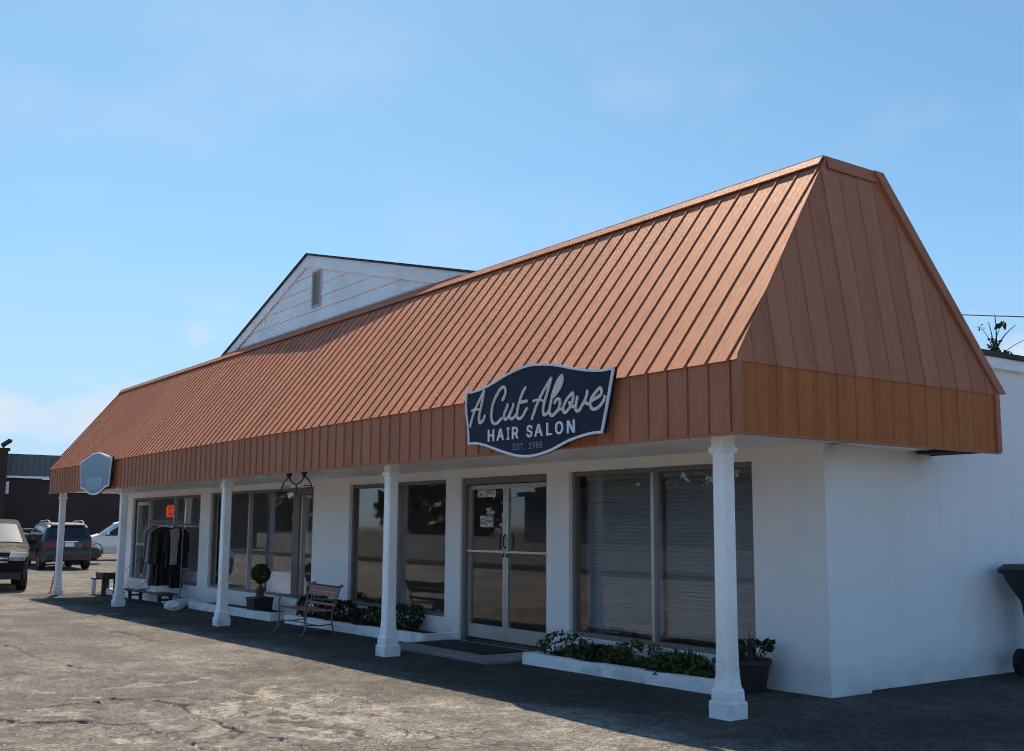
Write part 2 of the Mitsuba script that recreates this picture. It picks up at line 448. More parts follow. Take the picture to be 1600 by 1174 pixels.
# ------------------------------------------------------------------ the shop building
XR, XL = 0.411, -21.15            # fascia ends
YF = -0.255                       # fascia front
ZB, ZT, ZR = 2.125, 2.705, 4.63   # fascia bottom, eave, ridge
YRG = 1.2325                      # ridge front y
XRR, XLR = 0.12, -20.86           # ridge ends
YD, YT = 3.243, 1.90              # end face far bottom, far top
YW = 1.459                        # wall plane
XW = -0.184                       # right wall plane
ZC = 2.165                        # soffit

SB = thing('shop_building', 'white painted brick shop with a copper coloured standing seam metal roof and glass storefront', 'shop')

# front wall with its openings (x0, x1, z0, z1)
WIN = {'right': (-3.77, -1.02, 0.22, 2.05), 'middle': (-9.18, -6.40, 0.24, 2.05), 'boutique': (-15.15, -10.47, 0.22, 2.06), 'left': (-20.25, -15.72, 0.20, 2.04)}
DOOR = (-6.03, -4.19, -0.06, 2.05)
wall = Polygon([(-20.75, -0.4), (XW, -0.4), (XW, ZC), (-20.75, ZC)])
for o in list(WIN.values()) + [DOOR]:
    wall = wall.difference(sbox(o[0], o[2], o[1], o[3]))
obj('front_wall', wallxz(wall, YW, YW + 0.16), WALL, SB)
obj('end_wall', cat(bx(-0.45, XW, YW + 0.16, 2.01, -0.4, ZC), bx(-0.45, XW - 0.10, 2.01, 17.0, -0.4, 3.10)), WALL, SB)
obj('left_wall', bx(-20.75, -20.55, YW + 0.16, 17.0, -0.5, 3.1), WALL, SB)
obj('rear_wall', bx(-20.55, -0.45, 16.8, 17.0, -0.5, 3.1), WALL, SB)
obj('eave_board', bx(-0.46, XW - 0.04, 2.25, 17.05, 3.10, 3.225, 0.008), TRIM, SB, label='white painted eave board along the flat roof behind')
obj('eave_board', bx(-20.8, -20.5, 2.25, 17.05, 3.10, 3.225), TRIM, SB)
obj('flat_roof', bx(-20.85, XW - 0.01, 2.2, 17.1, 3.225, 3.275), SHINGLE, SB)
obj('soffit', bx(XL + 0.03, XR - 0.03, YF + 0.03, YW, ZC, ZC + 0.03), TRIM, SB)
obj('side_soffit', bx(XW - 0.10, XR - 0.03, YW + 0.165, 2.85, ZC + 0.003, ZC + 0.033), TRIM, SB)
# interior
obj('interior_floor', bx(-20.55, -0.45, YW + 0.16, 7.0, -0.12, 0.01), INTERIOR_FLOOR, SB)
obj('interior_wall', cat(bx(-20.55, -0.45, 7.0, 7.1, 0, 2.6), bx(-10.3, -10.2, YW + 0.16, 7.0, 0, 2.6), bx(-20.55, -0.45, YW + 0.16, 7.0, 2.5, 2.55)), INTERIOR, SB)

# windows: frame mesh > panes and mullions
PANE_Y = YW + 0.085


def window(o, mullions, mm=ALU, fr=BRONZE, fw=0.05):
    w = obj('window', wallxz(sbox(o[0], o[2], o[1], o[3]).difference(sbox(o[0] + fw, o[2] + fw, o[1] - fw, o[3] - fw)), YW + 0.05, YW + 0.12), fr, SB)
    xs = [o[0] + fw] + list(mullions) + [o[1] - fw]
    for x in mullions:
        obj('mullion', bx(x - 0.024, x + 0.024, YW + 0.045, YW + 0.118, o[2] + fw, o[3] - fw), mm, w)
    for a, b in zip(xs[:-1], xs[1:]):
        obj('pane', (np.array([(a, PANE_Y, o[2] + fw), (b, PANE_Y, o[2] + fw), (b, PANE_Y, o[3] - fw), (a, PANE_Y, o[3] - fw)]), np.array([[0, 1, 2], [0, 2, 3]])), GLASS, w)
    return w


w1 = window(WIN['right'], [-2.44])
w2 = window(WIN['middle'], [-7.80])
w3 = window(WIN['boutique'], [-13.28, -11.00])
obj('post', bx(-11.30, -11.045, YW + 0.02, YW + 0.10, 0.22, 2.06, 0.01), BROWN_POST, w3, label='wide grey brown post in the boutique window')
obj('header', bx(-11.045, -10.47, YW + 0.02, YW + 0.10, 1.93, 2.055, 0.008), BROWN_POST, w3)
w4 = window(WIN['left'], [-19.15, -17.45])
obj('side_frame', cat(bx(-19.98, -19.90, YW + 0.03, YW + 0.11, 0.2, 1.95), bx(-19.90, -19.2, YW + 0.03, YW + 0.11, 1.87, 1.95), bx(-19.90, -19.2, YW + 0.03, YW + 0.11, 0.95, 1.01)), ALU, w4)

# glass double door
dx0, dx1 = DOOR[0], DOOR[1]
dc = -5.13
obj('door_frame', cat(bx(dx0, dx0 + 0.06, YW + 0.03, YW + 0.15, -0.02, 2.05), bx(dx1 - 0.05, dx1, YW + 0.03, YW + 0.15, -0.02, 2.05), bx(dx0 + 0.06, dx1 - 0.05, YW + 0.03, YW + 0.15, 1.965, 2.05)), BRONZE, SB)
for a, b, side in ((dx0 + 0.065, dc - 0.004, 1), (dc + 0.004, dx1 - 0.055, -1)):
    y0, y1 = YW + 0.08, YW + 0.125
    st = 0.052
    outer = sbox(a, 0.035, b, 1.955).difference(unary_union([sbox(a + st, 0.20, b - st, 1.90)]))
    dkey = obj('glass_door', wallxz(outer, y0, y1), ALU, SB)
    obj('pane', (np.array([(a + st, y0 + 0.02, 0.20), (b - st, y0 + 0.02, 0.20), (b - st, y0 + 0.02, 1.90), (a + st, y0 + 0.02, 1.90)]), np.array([[0, 1, 2], [0, 2, 3]])), GLASS, dkey)
    obj('push_bar', bx(a + 0.01, b - 0.01, y0 - 0.035, y0 - 0.003, 1.10, 1.135, 0.006), CHROME, dkey)
    hx = (b - 0.035) if side == 1 else (a + 0.035)
    obj('handle', cat(tube([(hx, y0 - 0.03, 1.16), (hx, y0 - 0.055, 1.19), (hx, y0 - 0.055, 1.30), (hx, y0 - 0.03, 1.33)], 0.011, 8), bx(hx - 0.012, hx + 0.012, y0 - 0.012, y0 - 0.002, 1.05, 1.09)), BLACK, dkey)

# ---- mansard roof: deck, standing seam panels, trims
PITCH_M = 0.227
fs = np.array([0, YRG - YF, ZR - ZT]); FL = np.linalg.norm(fs); fdir = fs / FL; fn = np.array([0, -fdir[2], fdir[1]])
es = np.array([XRR - XR, 0, ZR - ZT]); EL = np.linalg.norm(es); edir = es / EL; en = np.array([edir[2], 0, -edir[0]])
bs = np.array([0, YT - YD, ZR - ZT]); BL_ = np.linalg.norm(bs); bdir = bs / BL_; bn = np.array([0, bdir[2], -bdir[1]])
ls = np.array([XLR - XL, 0, ZR - ZT]); ldir = ls / np.linalg.norm(ls); ln = np.array([-ldir[2], 0, ldir[0]])
ins = 0.012
V = np.array([(XR, YF, ZT), (XR, YD, ZT), (XL, YD, ZT), (XL, YF, ZT), (XRR, YRG, ZR), (XRR, YT, ZR), (XLR, YT, ZR), (XLR, YRG, ZR)], float)
cen = V.mean(0)
Vd = V + np.sign(cen - V) * np.array([ins, ins, ins])
deck = trimesh.Trimesh(Vd, np.array([[3, 0, 4], [3, 4, 7], [0, 1, 5], [0, 5, 4], [1, 2, 6], [1, 6, 5], [2, 3, 7], [2, 7, 6], [4, 5, 6], [4, 6, 7], [0, 3, 2], [0, 2, 1]]), process=False)
MR = obj('mansard_roof', deck, DARKGAP, SB)


def panel_profile(p, h=0.014, t=0.010, gap=0.009):
    """(across, up) profile of one pan with its standing seam on the far side, faint pencil ribs in the pan"""
    e = p - gap
    return [(0.0, -0.006), (0.0, 0.0), (p * 0.31, 0.0), (p * 0.33, 0.0012), (p * 0.35, 0.0), (p * 0.61, 0.0), (p * 0.63, 0.0012), (p * 0.65, 0.0), (e - t - 0.002, 0.0), (e - t, h), (e, h), (e, -0.006)]


def pan(p, length, h=0.014, t=0.010, gap=0.009):
    pr = panel_profile(p, h, t, gap)
    v = [(a, 0.0, b) for a, b in pr] + [(a, length, b) for a, b in pr]
    n = len(pr)
    f = []
    for i in range(n - 1):
        f += [[i, i + 1, n + i + 1], [i, n + i + 1, n + i]]
    # closed seam end at the eave
    k = n - 4
    f += [[k, k + 1, k + 2], [k, k + 2, k + 3]]
    return trimesh.Trimesh(np.array(v), np.array(f), process=False)


def place(mesh, origin, ax, ay, az):
    M = np.eye(4)
    M[:3, 0], M[:3, 1], M[:3, 2], M[:3, 3] = ax, ay, az, origin
    m = mesh.copy()
    m.apply_transform(M)
    return m


lip = 0.035
base_pan = pan(PITCH_M, FL + lip)
front_pan = place(base_pan, np.zeros(3), np.array([1.0, 0, 0]), fdir, fn)
front_ply = [mikit.ply(front_pan, c, False) for c in COPPER]
npan = int(math.ceil((XR - XL) / PITCH_M))
o0 = np.array([0, YF, ZT]) - lip * fdir + 0.004 * fn
for i in range(npan):
    x0 = -0.03 - PITCH_M * (i - 1) - 0.0
    x0 = XR - 0.30 - PITCH_M * (i - 1)
    tone = int(rng.choice(4, p=[0.4, 0.2, 0.15, 0.25]))
    org = o0 + np.array([x0, 0, 0])
    if x0 + PITCH_M < XRR - 0.01 and x0 > XLR + 0.01:
        obj('panel', front_ply[tone], None, MR, to_world=T().translate(org.tolist()))
    else:
        m = place(base_pan, org, np.array([1.0, 0, 0]), fdir, fn)
        m = clip(m, (XR + 0.004, 0, ZT), -en)
        if m is not None:
            m = clip(m, (XL - 0.004, 0, ZT), -ln)
        if m is not None and m.area > 0.01:
            obj('panel', m, COPPER[tone], MR)
EP = 0.242
end_pan = pan(EP, EL + lip, 0.008, 0.008, 0.005)
oe = np.array([XR, 0, ZT]) - lip * edir + 0.004 * en
for i in range(16):
    y0 = YF - 0.05 + EP * i
    if y0 > YD:
        break
    m = place(end_pan, oe + np.array([0, y0, 0]), np.array([0, 1.0, 0]), edir, en)
    m = clip(m, (0, YF - 0.004, ZT), -fn)
    if m is not None:
        m = clip(m, (0, YD + 0.004, ZT), -bn)
    if m is not None and m.area > 0.005:
        obj('end_panel', m, COPPER[i % 4], MR)
# left end and back: plain sheets
obj('sheet', cat(trimesh.Trimesh(V[[1, 2, 6, 5]] + 0.004 * bn, [[0, 1, 2], [0, 2, 3]], process=False), trimesh.Trimesh(V[[2, 3, 7, 6]] + 0.004 * ln, [[0, 1, 2], [0, 2, 3]], process=False)), COPPER[0], MR)


def beam(a, b, w, t, n):
    """flat bar from a to b, w wide (across, in the plane), t thick along n"""
    a, b, n = np.asarray(a, float), np.asarray(b, float), np.asarray(n, float) / np.linalg.norm(n)
    d = (b - a) / np.linalg.norm(b - a)
    s = np.cross(d, n)
    s /= np.linalg.norm(s)
    n2 = np.cross(s, d)
    v = [e + s * w * i + n2 * t * j for e in (a, b) for i, j in ((-.5, 0), (.5, 0), (.5, 1), (-.5, 1))]
    return trimesh.convex.convex_hull(np.array(v))


obj('ridge_cap', cat(place(trimesh.creation.box(extents=(XRR - XLR - 0.02, 0.10, 0.014)), np.array([(XRR + XLR) / 2, YRG, ZR]) - 0.045 * fdir + 0.034 * fn, np.array([1.0, 0, 0]), fdir, fn),
                    bx(XLR, XRR, YRG - 0.03, YT + 0.02, ZR + 0.012, ZR + 0.034)), COPPER_TRIM, MR)
obj('end_cap', place(trimesh.creation.box(extents=(YT - YRG + 0.02, 0.10, 0.010)), np.array([XRR, (YT + YRG) / 2, ZR]) - 0.045 * edir + 0.022 * en, np.array([0, 1.0, 0]), edir, en), COPPER_TRIM, MR)
for a_, b_, n_ in ((V[0], V[4], fn + en), (V[3], V[7], fn + ln)):
    obj('hip_trim', beam(a_ + 0.006 * n_, b_ + 0.006 * n_, 0.018, 0.010, n_), COPPER_TRIM, MR)
rt = beam(V[1] + 0.006 * en + 0.02 * bn - 0.1 * bdir, V[5] + 0.006 * en + 0.02 * bn + 0.1 * bdir, 0.105, 0.035, en)
rt = trimesh.intersections.slice_mesh_plane(rt, [0, 0, -1.0], [0, 0, ZR + 0.012], cap=True, engine='earcut')
rt = trimesh.intersections.slice_mesh_plane(rt, [0, 0, 1.0], [0, 0, ZT - 0.02], cap=True, engine='earcut')
obj('rake_trim', rt, COPPER_TRIM, MR)

# fascia: flat backing and ribbed upright panels
FK = obj('fascia', cat(bx(XL + 0.012, XR - 0.012, YF + 0.008, YF + 0.04, ZB + 0.012, ZT - 0.004), bx(XR - 0.04, XR - 0.008, YF + 0.04, YD - 0.01, ZB + 0.012, ZT - 0.004), bx(XL + 0.008, XL + 0.04, YF + 0.04, YD - 0.01, ZB + 0.012, ZT - 0.004), bx(XL + 0.04, XR - 0.04, YD - 0.04, YD - 0.012, ZB + 0.012, ZT - 0.004)), DARKGAP, SB)
fas = pan(PITCH_M, ZT - ZB - 0.02, 0.014, 0.012, 0.006)
fas_m = place(fas, np.zeros(3), np.array([1.0, 0, 0]), np.array([0, 0, 1.0]), np.array([0, -1.0, 0]))
fas_ply = [mikit.ply(fas_m, c, False) for c in COPPER]
for i in range(npan):
    x0 = XR - 0.30 - PITCH_M * (i - 1)
    tone = int(rng.choice(4, p=[0.4, 0.2, 0.15, 0.25]))
    if x0 + PITCH_M <= XR and x0 >= XL:
        obj('panel', fas_ply[tone], None, FK, to_world=T().translate([x0, YF, ZB + 0.005]))
    elif x0 < XR and x0 + PITCH_M > XL:
        m = fas_m.copy(); m.apply_translation([x0, YF, ZB + 0.005])
        m = clip(m, (XR, 0, 0), (-1, 0, 0))
        m = m and clip(m, (XL, 0, 0), (1, 0, 0))
        if m is not None:
            obj('panel', m, COPPER[tone], FK)
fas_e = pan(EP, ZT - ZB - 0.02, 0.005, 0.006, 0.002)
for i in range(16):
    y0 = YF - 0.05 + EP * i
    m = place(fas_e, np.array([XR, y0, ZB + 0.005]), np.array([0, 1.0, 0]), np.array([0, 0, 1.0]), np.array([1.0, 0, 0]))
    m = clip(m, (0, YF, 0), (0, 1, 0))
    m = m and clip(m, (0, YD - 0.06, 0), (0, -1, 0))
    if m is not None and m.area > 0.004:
        obj('end_panel', m, GOLDEN_COPPER, FK)
obj('drip_edge', cat(bx(XL - 0.006, XR + 0.012, YF - 0.012, YF + 0.02, ZB - 0.006, ZB + 0.014), bx(XR - 0.02, XR + 0.012, YF + 0.02, YD, ZB - 0.006, ZB + 0.014)), COPPER_TRIM, FK)
obj('corner_trim', bx(XR - 0.04, XR + 0.010, YF - 0.010, YF + 0.035, ZB + 0.014, ZT - 0.03, 0.004), COPPER_TRIM, FK)
obj('corner_trim', bx(XR - 0.01, XR + 0.03, YD - 0.07, YD, ZB + 0.014, ZT - 0.02, 0.004), COPPER_TRIM, FK)
obj('return_board', bx(XW - 0.03, XR - 0.02, 2.86, YD - 0.02, ZB + 0.014, ZB + 0.04), DARKGAP, FK)

# ---- front gable above the roof
GL, GP, GR = (-14.46, 4.665), (-10.66, 5.965), (-5.42, 4.655)
YG0, YG1 = 1.30, 1.342
GB = obj('gable', wallxz(Polygon([(GL[0] + 0.02, 4.45), (GL[0] + 0.02, GL[1] - 0.002), (GP[0], GP[1] - 0.008), (GR[0] - 0.02, GR[1] - 0.003), (GR[0] - 0.02, 4.45)]), YG1 + 0.03, YG1 + 0.12), TRIM, SB)
tri = Polygon([(-14.2, 4.55), (GP[0], 5.86), (-5.5, 4.55)])
bh = 0.21
z = 4.55
while z < 5.86:
    g = tri.intersection(sbox(-20, z + 0.004, 0, z + bh))
    vent_hole = sbox(-10.50, 5.02, -10.155, 5.65)
    g = g.difference(vent_hole)
    if g.area > 0.005:
        m = wallxz(g, YG1, YG1 + 0.018)
        vv = m.vertices.copy()
        vv[:, 1] += 0.014 * (vv[:, 2] - z) / bh - 0.008
        m.vertices = vv
        obj('board', m, TRIM, GB)
    z += bh
obj('vent', cat(wallxz(sbox(-10.50, 5.02, -10.155, 5.65).difference(sbox(-10.465, 5.055, -10.19, 5.615)), YG1 - 0.02, YG1 + 0.02), [place(trimesh.creation.box(extents=(0.274, 0.045, 0.008)), np.array([-10.3275, YG1 + 0.004, zz]), np.array([1.0, 0, 0]), np.array([0, .77, .64]), np.array([0, -.64, .77])) for zz in np.arange(5.075, 5.61, 0.034)]), LOUVER, GB, label='narrow grey louvred vent')


def rake(a, b, y0, y1, up, down):
    d = np.array(b) - np.array(a)
    n = np.array([-d[1], d[0]]) / np.linalg.norm(d)
    if n[1] < 0:
        n = -n
    a, b = np.array(a), np.array(b)
    return wallxz(Polygon([tuple(a + n * up), tuple(b + n * up), tuple(b - n * down), tuple(a - n * down)]), y0, y1)


def verticut(a, b, up, down, y0, y1):
    """board along a-b with plumb cut ends"""
    return wallxz(Polygon([(a[0], a[1] + up), (b[0], b[1] + up), (b[0], b[1] - down), (a[0], a[1] - down)]), y0, y1)


obj('rake_board', verticut(GL, GP, 0.0, 0.17, YG0, YG0 + 0.03), TRIM, GB)
obj('rake_board', verticut(GP, GR, 0.0, 0.20, YG0, YG0 + 0.03), TRIM, GB)
obj('overhang', cat(verticut(GL, GP, -0.006, 0.13, YG0 + 0.0305, YG1 + 0.028), verticut(GP, GR, -0.006, 0.13, YG0 + 0.0305, YG1 + 0.028)), TRIM, GB)
obj('roof_sheet', cat(verticut((GL[0] - 0.05, GL[1] - 0.017), GP, 0.036, -0.002, YG0 - 0.03, 9.0), verticut(GP, (GR[0] + 0.08, GR[1] - 0.02), 0.036, -0.002, YG0 - 0.03, 9.0)), SHINGLE, GB, label='dark shingle roof over the white gable')
obj('rear_gable', wallxz(Polygon([(-14.2, 3.27), (-14.2, 4.62), (GP[0], 5.9), (-5.8, 4.62), (-5.8, 3.27)]), 8.6, 8.7), TRIM, GB)
obj('base_flashing', bx(-14.2, -5.8, YRG + 0.0, YG1 - 0.012, ZR + 0.045, ZR + 0.07), COPPER_TRIM, GB)

# ------------------------------------------------------------------ porch columns
COLS = [(0.0, 0.0), (-5.25, -0.02), (-10.42, -0.03), (-15.95, 0.0), (-20.98, 0.05)]
desc = ['white square porch column at the right front corner of the shop', 'white square porch column between the bench and the glass double door', 'white square porch column to the left of the topiary', 'white square porch column between the clothes rack and the low stool', 'white square porch column at the far left end with an orange cone behind it']
for (cx, cy), de in zip(COLS, desc):
    c = thing('porch_column', de, 'column', 'columns along the shop front')
    g = float(gz(cx)) - 0.02
    a = (cx, cy, 0)
    z0 = g
    obj('plinth', square_lathe([(0.108, z0), (0.108, z0 + 0.128), (0.102, z0 + 0.138), (0.094, z0 + 0.14)], a, 0.10), TRIM, c)
    obj('base_block', square_lathe([(0.094, z0 + 0.141), (0.092, z0 + 0.215), (0.088, z0 + 0.230), (0.078, z0 + 0.2395)], a, 0.12), TRIM, c)
    prof = [(0.084, z0 + 0.24), (0.080, z0 + 0.26), (0.074, z0 + 0.31), (0.069, z0 + 0.40), (0.066, z0 + 0.55), (0.065, 1.0), (0.0645, ZC - 0.16)]
    obj('shaft', square_lathe(prof, a, 0.22), TRIM, c)
    obj('collar', square_lathe([(0.066, ZC - 0.16), (0.083, ZC - 0.155), (0.085, ZC - 0.118), (0.079, ZC - 0.110), (0.071, ZC - 0.1085)], a, 0.10), TRIM, c)
    obj('cap', square_lathe([(0.069, ZC - 0.108), (0.069, ZC)], a, 0.14), TRIM, c)

# ------------------------------------------------------------------ the signs
OUT = [(-3.111, 2.772), (-2.831, 2.78), (-2.624, 2.824), (-2.424, 2.872), (-2.229, 2.908), (-2.039, 2.922), (-1.855, 2.909), (-1.676, 2.883), (-1.502, 2.844), (-1.334, 2.805), (-1.17, 2.776), (-1.011, 2.759), (-0.856, 2.765), (-0.896, 2.611), (-1.015, 2.209), (-1.173, 2.209), (-1.336, 2.189), (-1.503, 2.157), (-1.675, 2.108), (-1.852, 2.074), (-2.034, 2.059), (-2.221, 2.07), (-2.415, 2.108), (-2.615, 2.158), (-2.821, 2.21), (-3.078, 2.231), (-3.1, 2.449), (-3.131, 2.658)]
STROKES = [('a', [[(-2.796, 2.745), (-2.885, 2.651), (-2.97, 2.544), (-3.036, 2.415)], [(-2.796, 2.742), (-2.827, 2.645), (-2.864, 2.546), (-2.882, 2.477), (-2.867, 2.438), (-2.824, 2.446), (-2.782, 2.496)], [(-3.01, 2.566), (-2.932, 2.576), (-2.869, 2.565)]]),
           ('c', [[(-2.478, 2.627), (-2.438, 2.679), (-2.434, 2.731), (-2.466, 2.752), (-2.52, 2.734), (-2.593, 2.667), (-2.647, 2.587), (-2.665, 2.503), (-2.654, 2.438), (-2.608, 2.408), (-2.553, 2.417), (-2.49, 2.452)]]),
           ('u', [[(-2.396, 2.575), (-2.432, 2.516), (-2.454, 2.465), (-2.435, 2.437), (-2.399, 2.445), (-2.351, 2.498)], [(-2.303, 2.57), (-2.338, 2.508), (-2.36, 2.458), (-2.337, 2.435), (-2.293, 2.442), (-2.254, 2.47)]]),
           ('t', [[(-2.109, 2.709), (-2.164, 2.652), (-2.216, 2.559), (-2.241, 2.479), (-2.236, 2.438), (-2.197, 2.427), (-2.146, 2.451), (-2.086, 2.512)], [(-2.198, 2.578), (-2.147, 2.579), (-2.091, 2.583)]]),
           ('a', [[(-1.72, 2.755), (-1.792, 2.69), (-1.882, 2.599), (-1.948, 2.509), (-2.006, 2.411)], [(-1.72, 2.753), (-1.76, 2.662), (-1.808, 2.567), (-1.837, 2.48), (-1.824, 2.434), (-1.792, 2.434), (-1.747, 2.472)], [(-1.986, 2.571), (-1.915, 2.577), (-1.829, 2.557)]]),
           ('b', [[(-1.561, 2.763), (-1.608, 2.736), (-1.664, 2.667), (-1.703, 2.592), (-1.731, 2.506), (-1.739, 2.437), (-1.711, 2.415), (-1.663, 2.431), (-1.616, 2.461), (-1.591, 2.513), (-1.592, 2.552), (-1.624, 2.558), (-1.663, 2.529)], [(-1.557, 2.757), (-1.557, 2.716), (-1.592, 2.655), (-1.656, 2.603), (-1.699, 2.582)], [(-1.632, 2.453), (-1.569, 2.465)]]),
           ('o', [[(-1.407, 2.593), (-1.468, 2.56), (-1.53, 2.498), (-1.545, 2.451), (-1.53, 2.43), (-1.483, 2.441), (-1.43, 2.489), (-1.403, 2.545), (-1.407, 2.593)], [(-1.453, 2.511), (-1.43, 2.477), (-1.373, 2.477)]]),
           ('v', [[(-1.346, 2.549), (-1.363, 2.493), (-1.361, 2.435), (-1.339, 2.426), (-1.286, 2.462), (-1.234, 2.52), (-1.208, 2.588)], [(-1.249, 2.497), (-1.176, 2.469)]]),
           ('e', [[(-1.139, 2.499), (-1.066, 2.523), (-1.016, 2.565), (-1.03, 2.597), (-1.08, 2.576), (-1.146, 2.526), (-1.168, 2.476), (-1.154, 2.437), (-1.11, 2.424), (-1.046, 2.442), (-0.988, 2.492), (-0.975, 2.519)]])]
BLOCK = [('H', -2.721, -2.618), ('A', -2.571, -2.453), ('I', -2.402, -2.366), ('R', -2.319, -2.222), ('S', -2.087, -2.000), ('A', -1.967, -1.844), ('L', -1.788, -1.708), ('O', -1.658, -1.546), ('N', -1.488, -1.383)]
out = Polygon(smooth_curve(OUT[:13], 60).tolist() + smooth_curve(OUT[12:15], 10).tolist()[1:] + smooth_curve(OUT[14:26], 50).tolist()[1:] + smooth_curve(OUT[25:] + OUT[:1], 14).tolist()[1:-1]).buffer(0)
YS0, YS1 = -0.375, -0.335


def letter_mesh(ch, x0, x1, z0, z1, y, d=0.008, bold=True):
    m = meshkit.text_mesh(ch, 1.0, 1.0, bold)
    v = m.vertices.copy()
    lo, hi = v.min(0), v.max(0)
    v = (v - lo) / (hi - lo)
    m.vertices = np.c_[x0 + v[:, 0] * (x1 - x0), y - d * v[:, 2], z0 + v[:, 1] * (z1 - z0)]
    return m


SG = thing('salon_sign', 'navy scalloped sign board reading A Cut Above Hair Salon with white edge', 'sign', 'scalloped sign boards on the fascia')
obj('board', wallxz(out.buffer(-0.0035), YS0 + 0.0065, YS1), NAVY, SG)
obj('face', wallxz(out.buffer(-0.0225), YS0, YS0 + 0.006), NAVY, SG)
obj('border', wallxz(out.difference(out.buffer(-0.022)), YS0 - 0.010, YS0 + 0.006), SIGNWHITE, SG)
obj('bracket', cat(bx(-2.7, -2.62, YS1, YF + 0.01, 2.3, 2.6), bx(-1.4, -1.32, YS1, YF + 0.01, 2.3, 2.6)), BLACK, SG)
for nm, strokes in STROKES:
    lines = []
    for i, s in enumerate(strokes):
        p = smooth_curve(s, 40) if len(s) > 2 else np.array(s)
        w = 0.0145 if i < 2 else 0.011
        lines.append(LineString(p).buffer(w, cap_style=1))
    if nm == 'b':
        lines.append(Polygon([(-1.561, 2.763), (-1.608, 2.736), (-1.664, 2.667), (-1.699, 2.582), (-1.656, 2.603), (-1.592, 2.655), (-1.557, 2.716)]).buffer(0.004))
    obj('script_letter', wallxz(unary_union(lines).simplify(0.001), YS0 - 0.011, YS0 - 0.0005), SCRIPT, SG)
for ch, x0, x1 in BLOCK:
    obj('block_letter', letter_mesh(ch, x0, x1, 2.241, 2.356, YS0 - 0.0005, 0.010), SIGNWHITE, SG)
obj('small_lettering', letter_mesh('EST.', -2.312, -2.12, 2.134, 2.198, YS0 - 0.0005, 0.003), SIGNDIM, SG, label='faded grey small letters')
obj('small_lettering', letter_mesh('1988', -2.06, -1.853, 2.134, 2.198, YS0 - 0.0005, 0.003), SIGNDIM, SG, label='faded grey small numerals')

SG2 = thing('blank_sign', 'pale blue scalloped sign board with white edge at the far left of the fascia', 'sign', 'scalloped sign boards on the fascia')
half = [(0.0, 2.855), (0.30, 2.845), (0.60, 2.795), (0.90, 2.745), (1.15, 2.735)]
half_b = [(1.02, 2.155), (0.75, 2.13), (0.5, 2.065), (0.25, 2.02), (0.0, 2.01)]
top = smooth_curve(half, 20); bot = smooth_curve(half_b, 20)
right = np.vstack([top, bot])
xc = -16.72
pb = Polygon(np.vstack([np.c_[xc + right[:, 0], right[:, 1]], np.c_[xc - right[::-1, 0], right[::-1, 1]]])).buffer(0)
obj('board', wallxz(pb.buffer(-0.0035), YS0 + 0.0065, YS1), BLACK, SG2)
obj('face', wallxz(pb.buffer(-0.0305), YS0, YS0 + 0.006), BLUEBOARD, SG2)
obj('border', wallxz(pb.difference(pb.buffer(-0.03)), YS0 - 0.010, YS0 + 0.006), SIGNWHITE, SG2)
obj('bracket', cat(bx(xc - 0.7, xc - 0.6, YS1, YF + 0.01, 2.3, 2.6), bx(xc + 0.6, xc + 0.7, YS1, YF + 0.01, 2.3, 2.6)), BLACK, SG2)
obj('painted_sky_sheen', wallxz(sbox(xc - 0.62, 2.12, xc + 0.55, 2.36).intersection(pb.buffer(-0.06)), YS0 - 0.006, YS0 - 0.0005), SKY_SHEEN, SG2, label='lighter blue painted sky reflection low on the board')

# ------------------------------------------------------------------ blinds behind the right window
for a, b, de in ((-3.70, -2.47, 'lowered grey horizontal blind in the left half of the right shop window'), (-2.41, -1.08, 'lowered grey horizontal blind in the right half of the right shop window')):
    bl = thing('window_blind', de, 'blind', 'blinds in the right window')
    obj('head_rail', bx(a, b, YW + 0.19, YW + 0.25, 1.95, 2.0), BLIND, bl)
    sl = []
    for k, zz in enumerate(np.arange(0.36, 1.94, 0.040)):
        ang = math.radians(64 + 2.5 * rng.standard_normal())
        sag = 0.006 * rng.standard_normal()
        pts = []
        m = place(trimesh.creation.box(extents=(b - a, 0.048, 0.0025)), np.array([(a + b) / 2, YW + 0.22, zz + 0.002 * rng.standard_normal()]), np.array([math.cos(sag), 0, math.sin(sag)]), np.array([0, math.cos(ang), math.sin(ang)]), np.array([0, -math.sin(ang), math.cos(ang)]))
        sl.append(m)
    obj('slats', cat(sl), BLIND, bl, kind='stuff')
    obj('bottom_rail', bx(a, b, YW + 0.20, YW + 0.24, 0.315, 0.335), BLIND, bl)

# ------------------------------------------------------------------ door notices, mat, doorstep
for (x0, x1, z0, z1), de in (((-5.73, -5.43, 1.42, 1.565), 'small white paper notice taped inside the left door leaf'), ((-5.80, -5.38, 1.80, 1.895), 'white paper strip at the top of the left door leaf')):
    k = obj('paper_notice', bx(x0, x1, YW + 0.104, YW + 0.1055, z0, z1), PAPER)
    tag(k, de, 'notice')
k = obj('doorstep', bx(-6.10, -3.84, 0.42, YW + 0.03, -0.3, -0.012, 0.012), CONCRETE)
tag('doorstep', 'low concrete doorstep slab in front of the glass double door', 'doorstep')
tag(obj('door_mat', bx(-5.95, -4.45, 0.75, 1.33, -0.0115, 0.004, 0.004), RUBBER), 'black rubber door mat on the concrete doorstep', 'door mat')

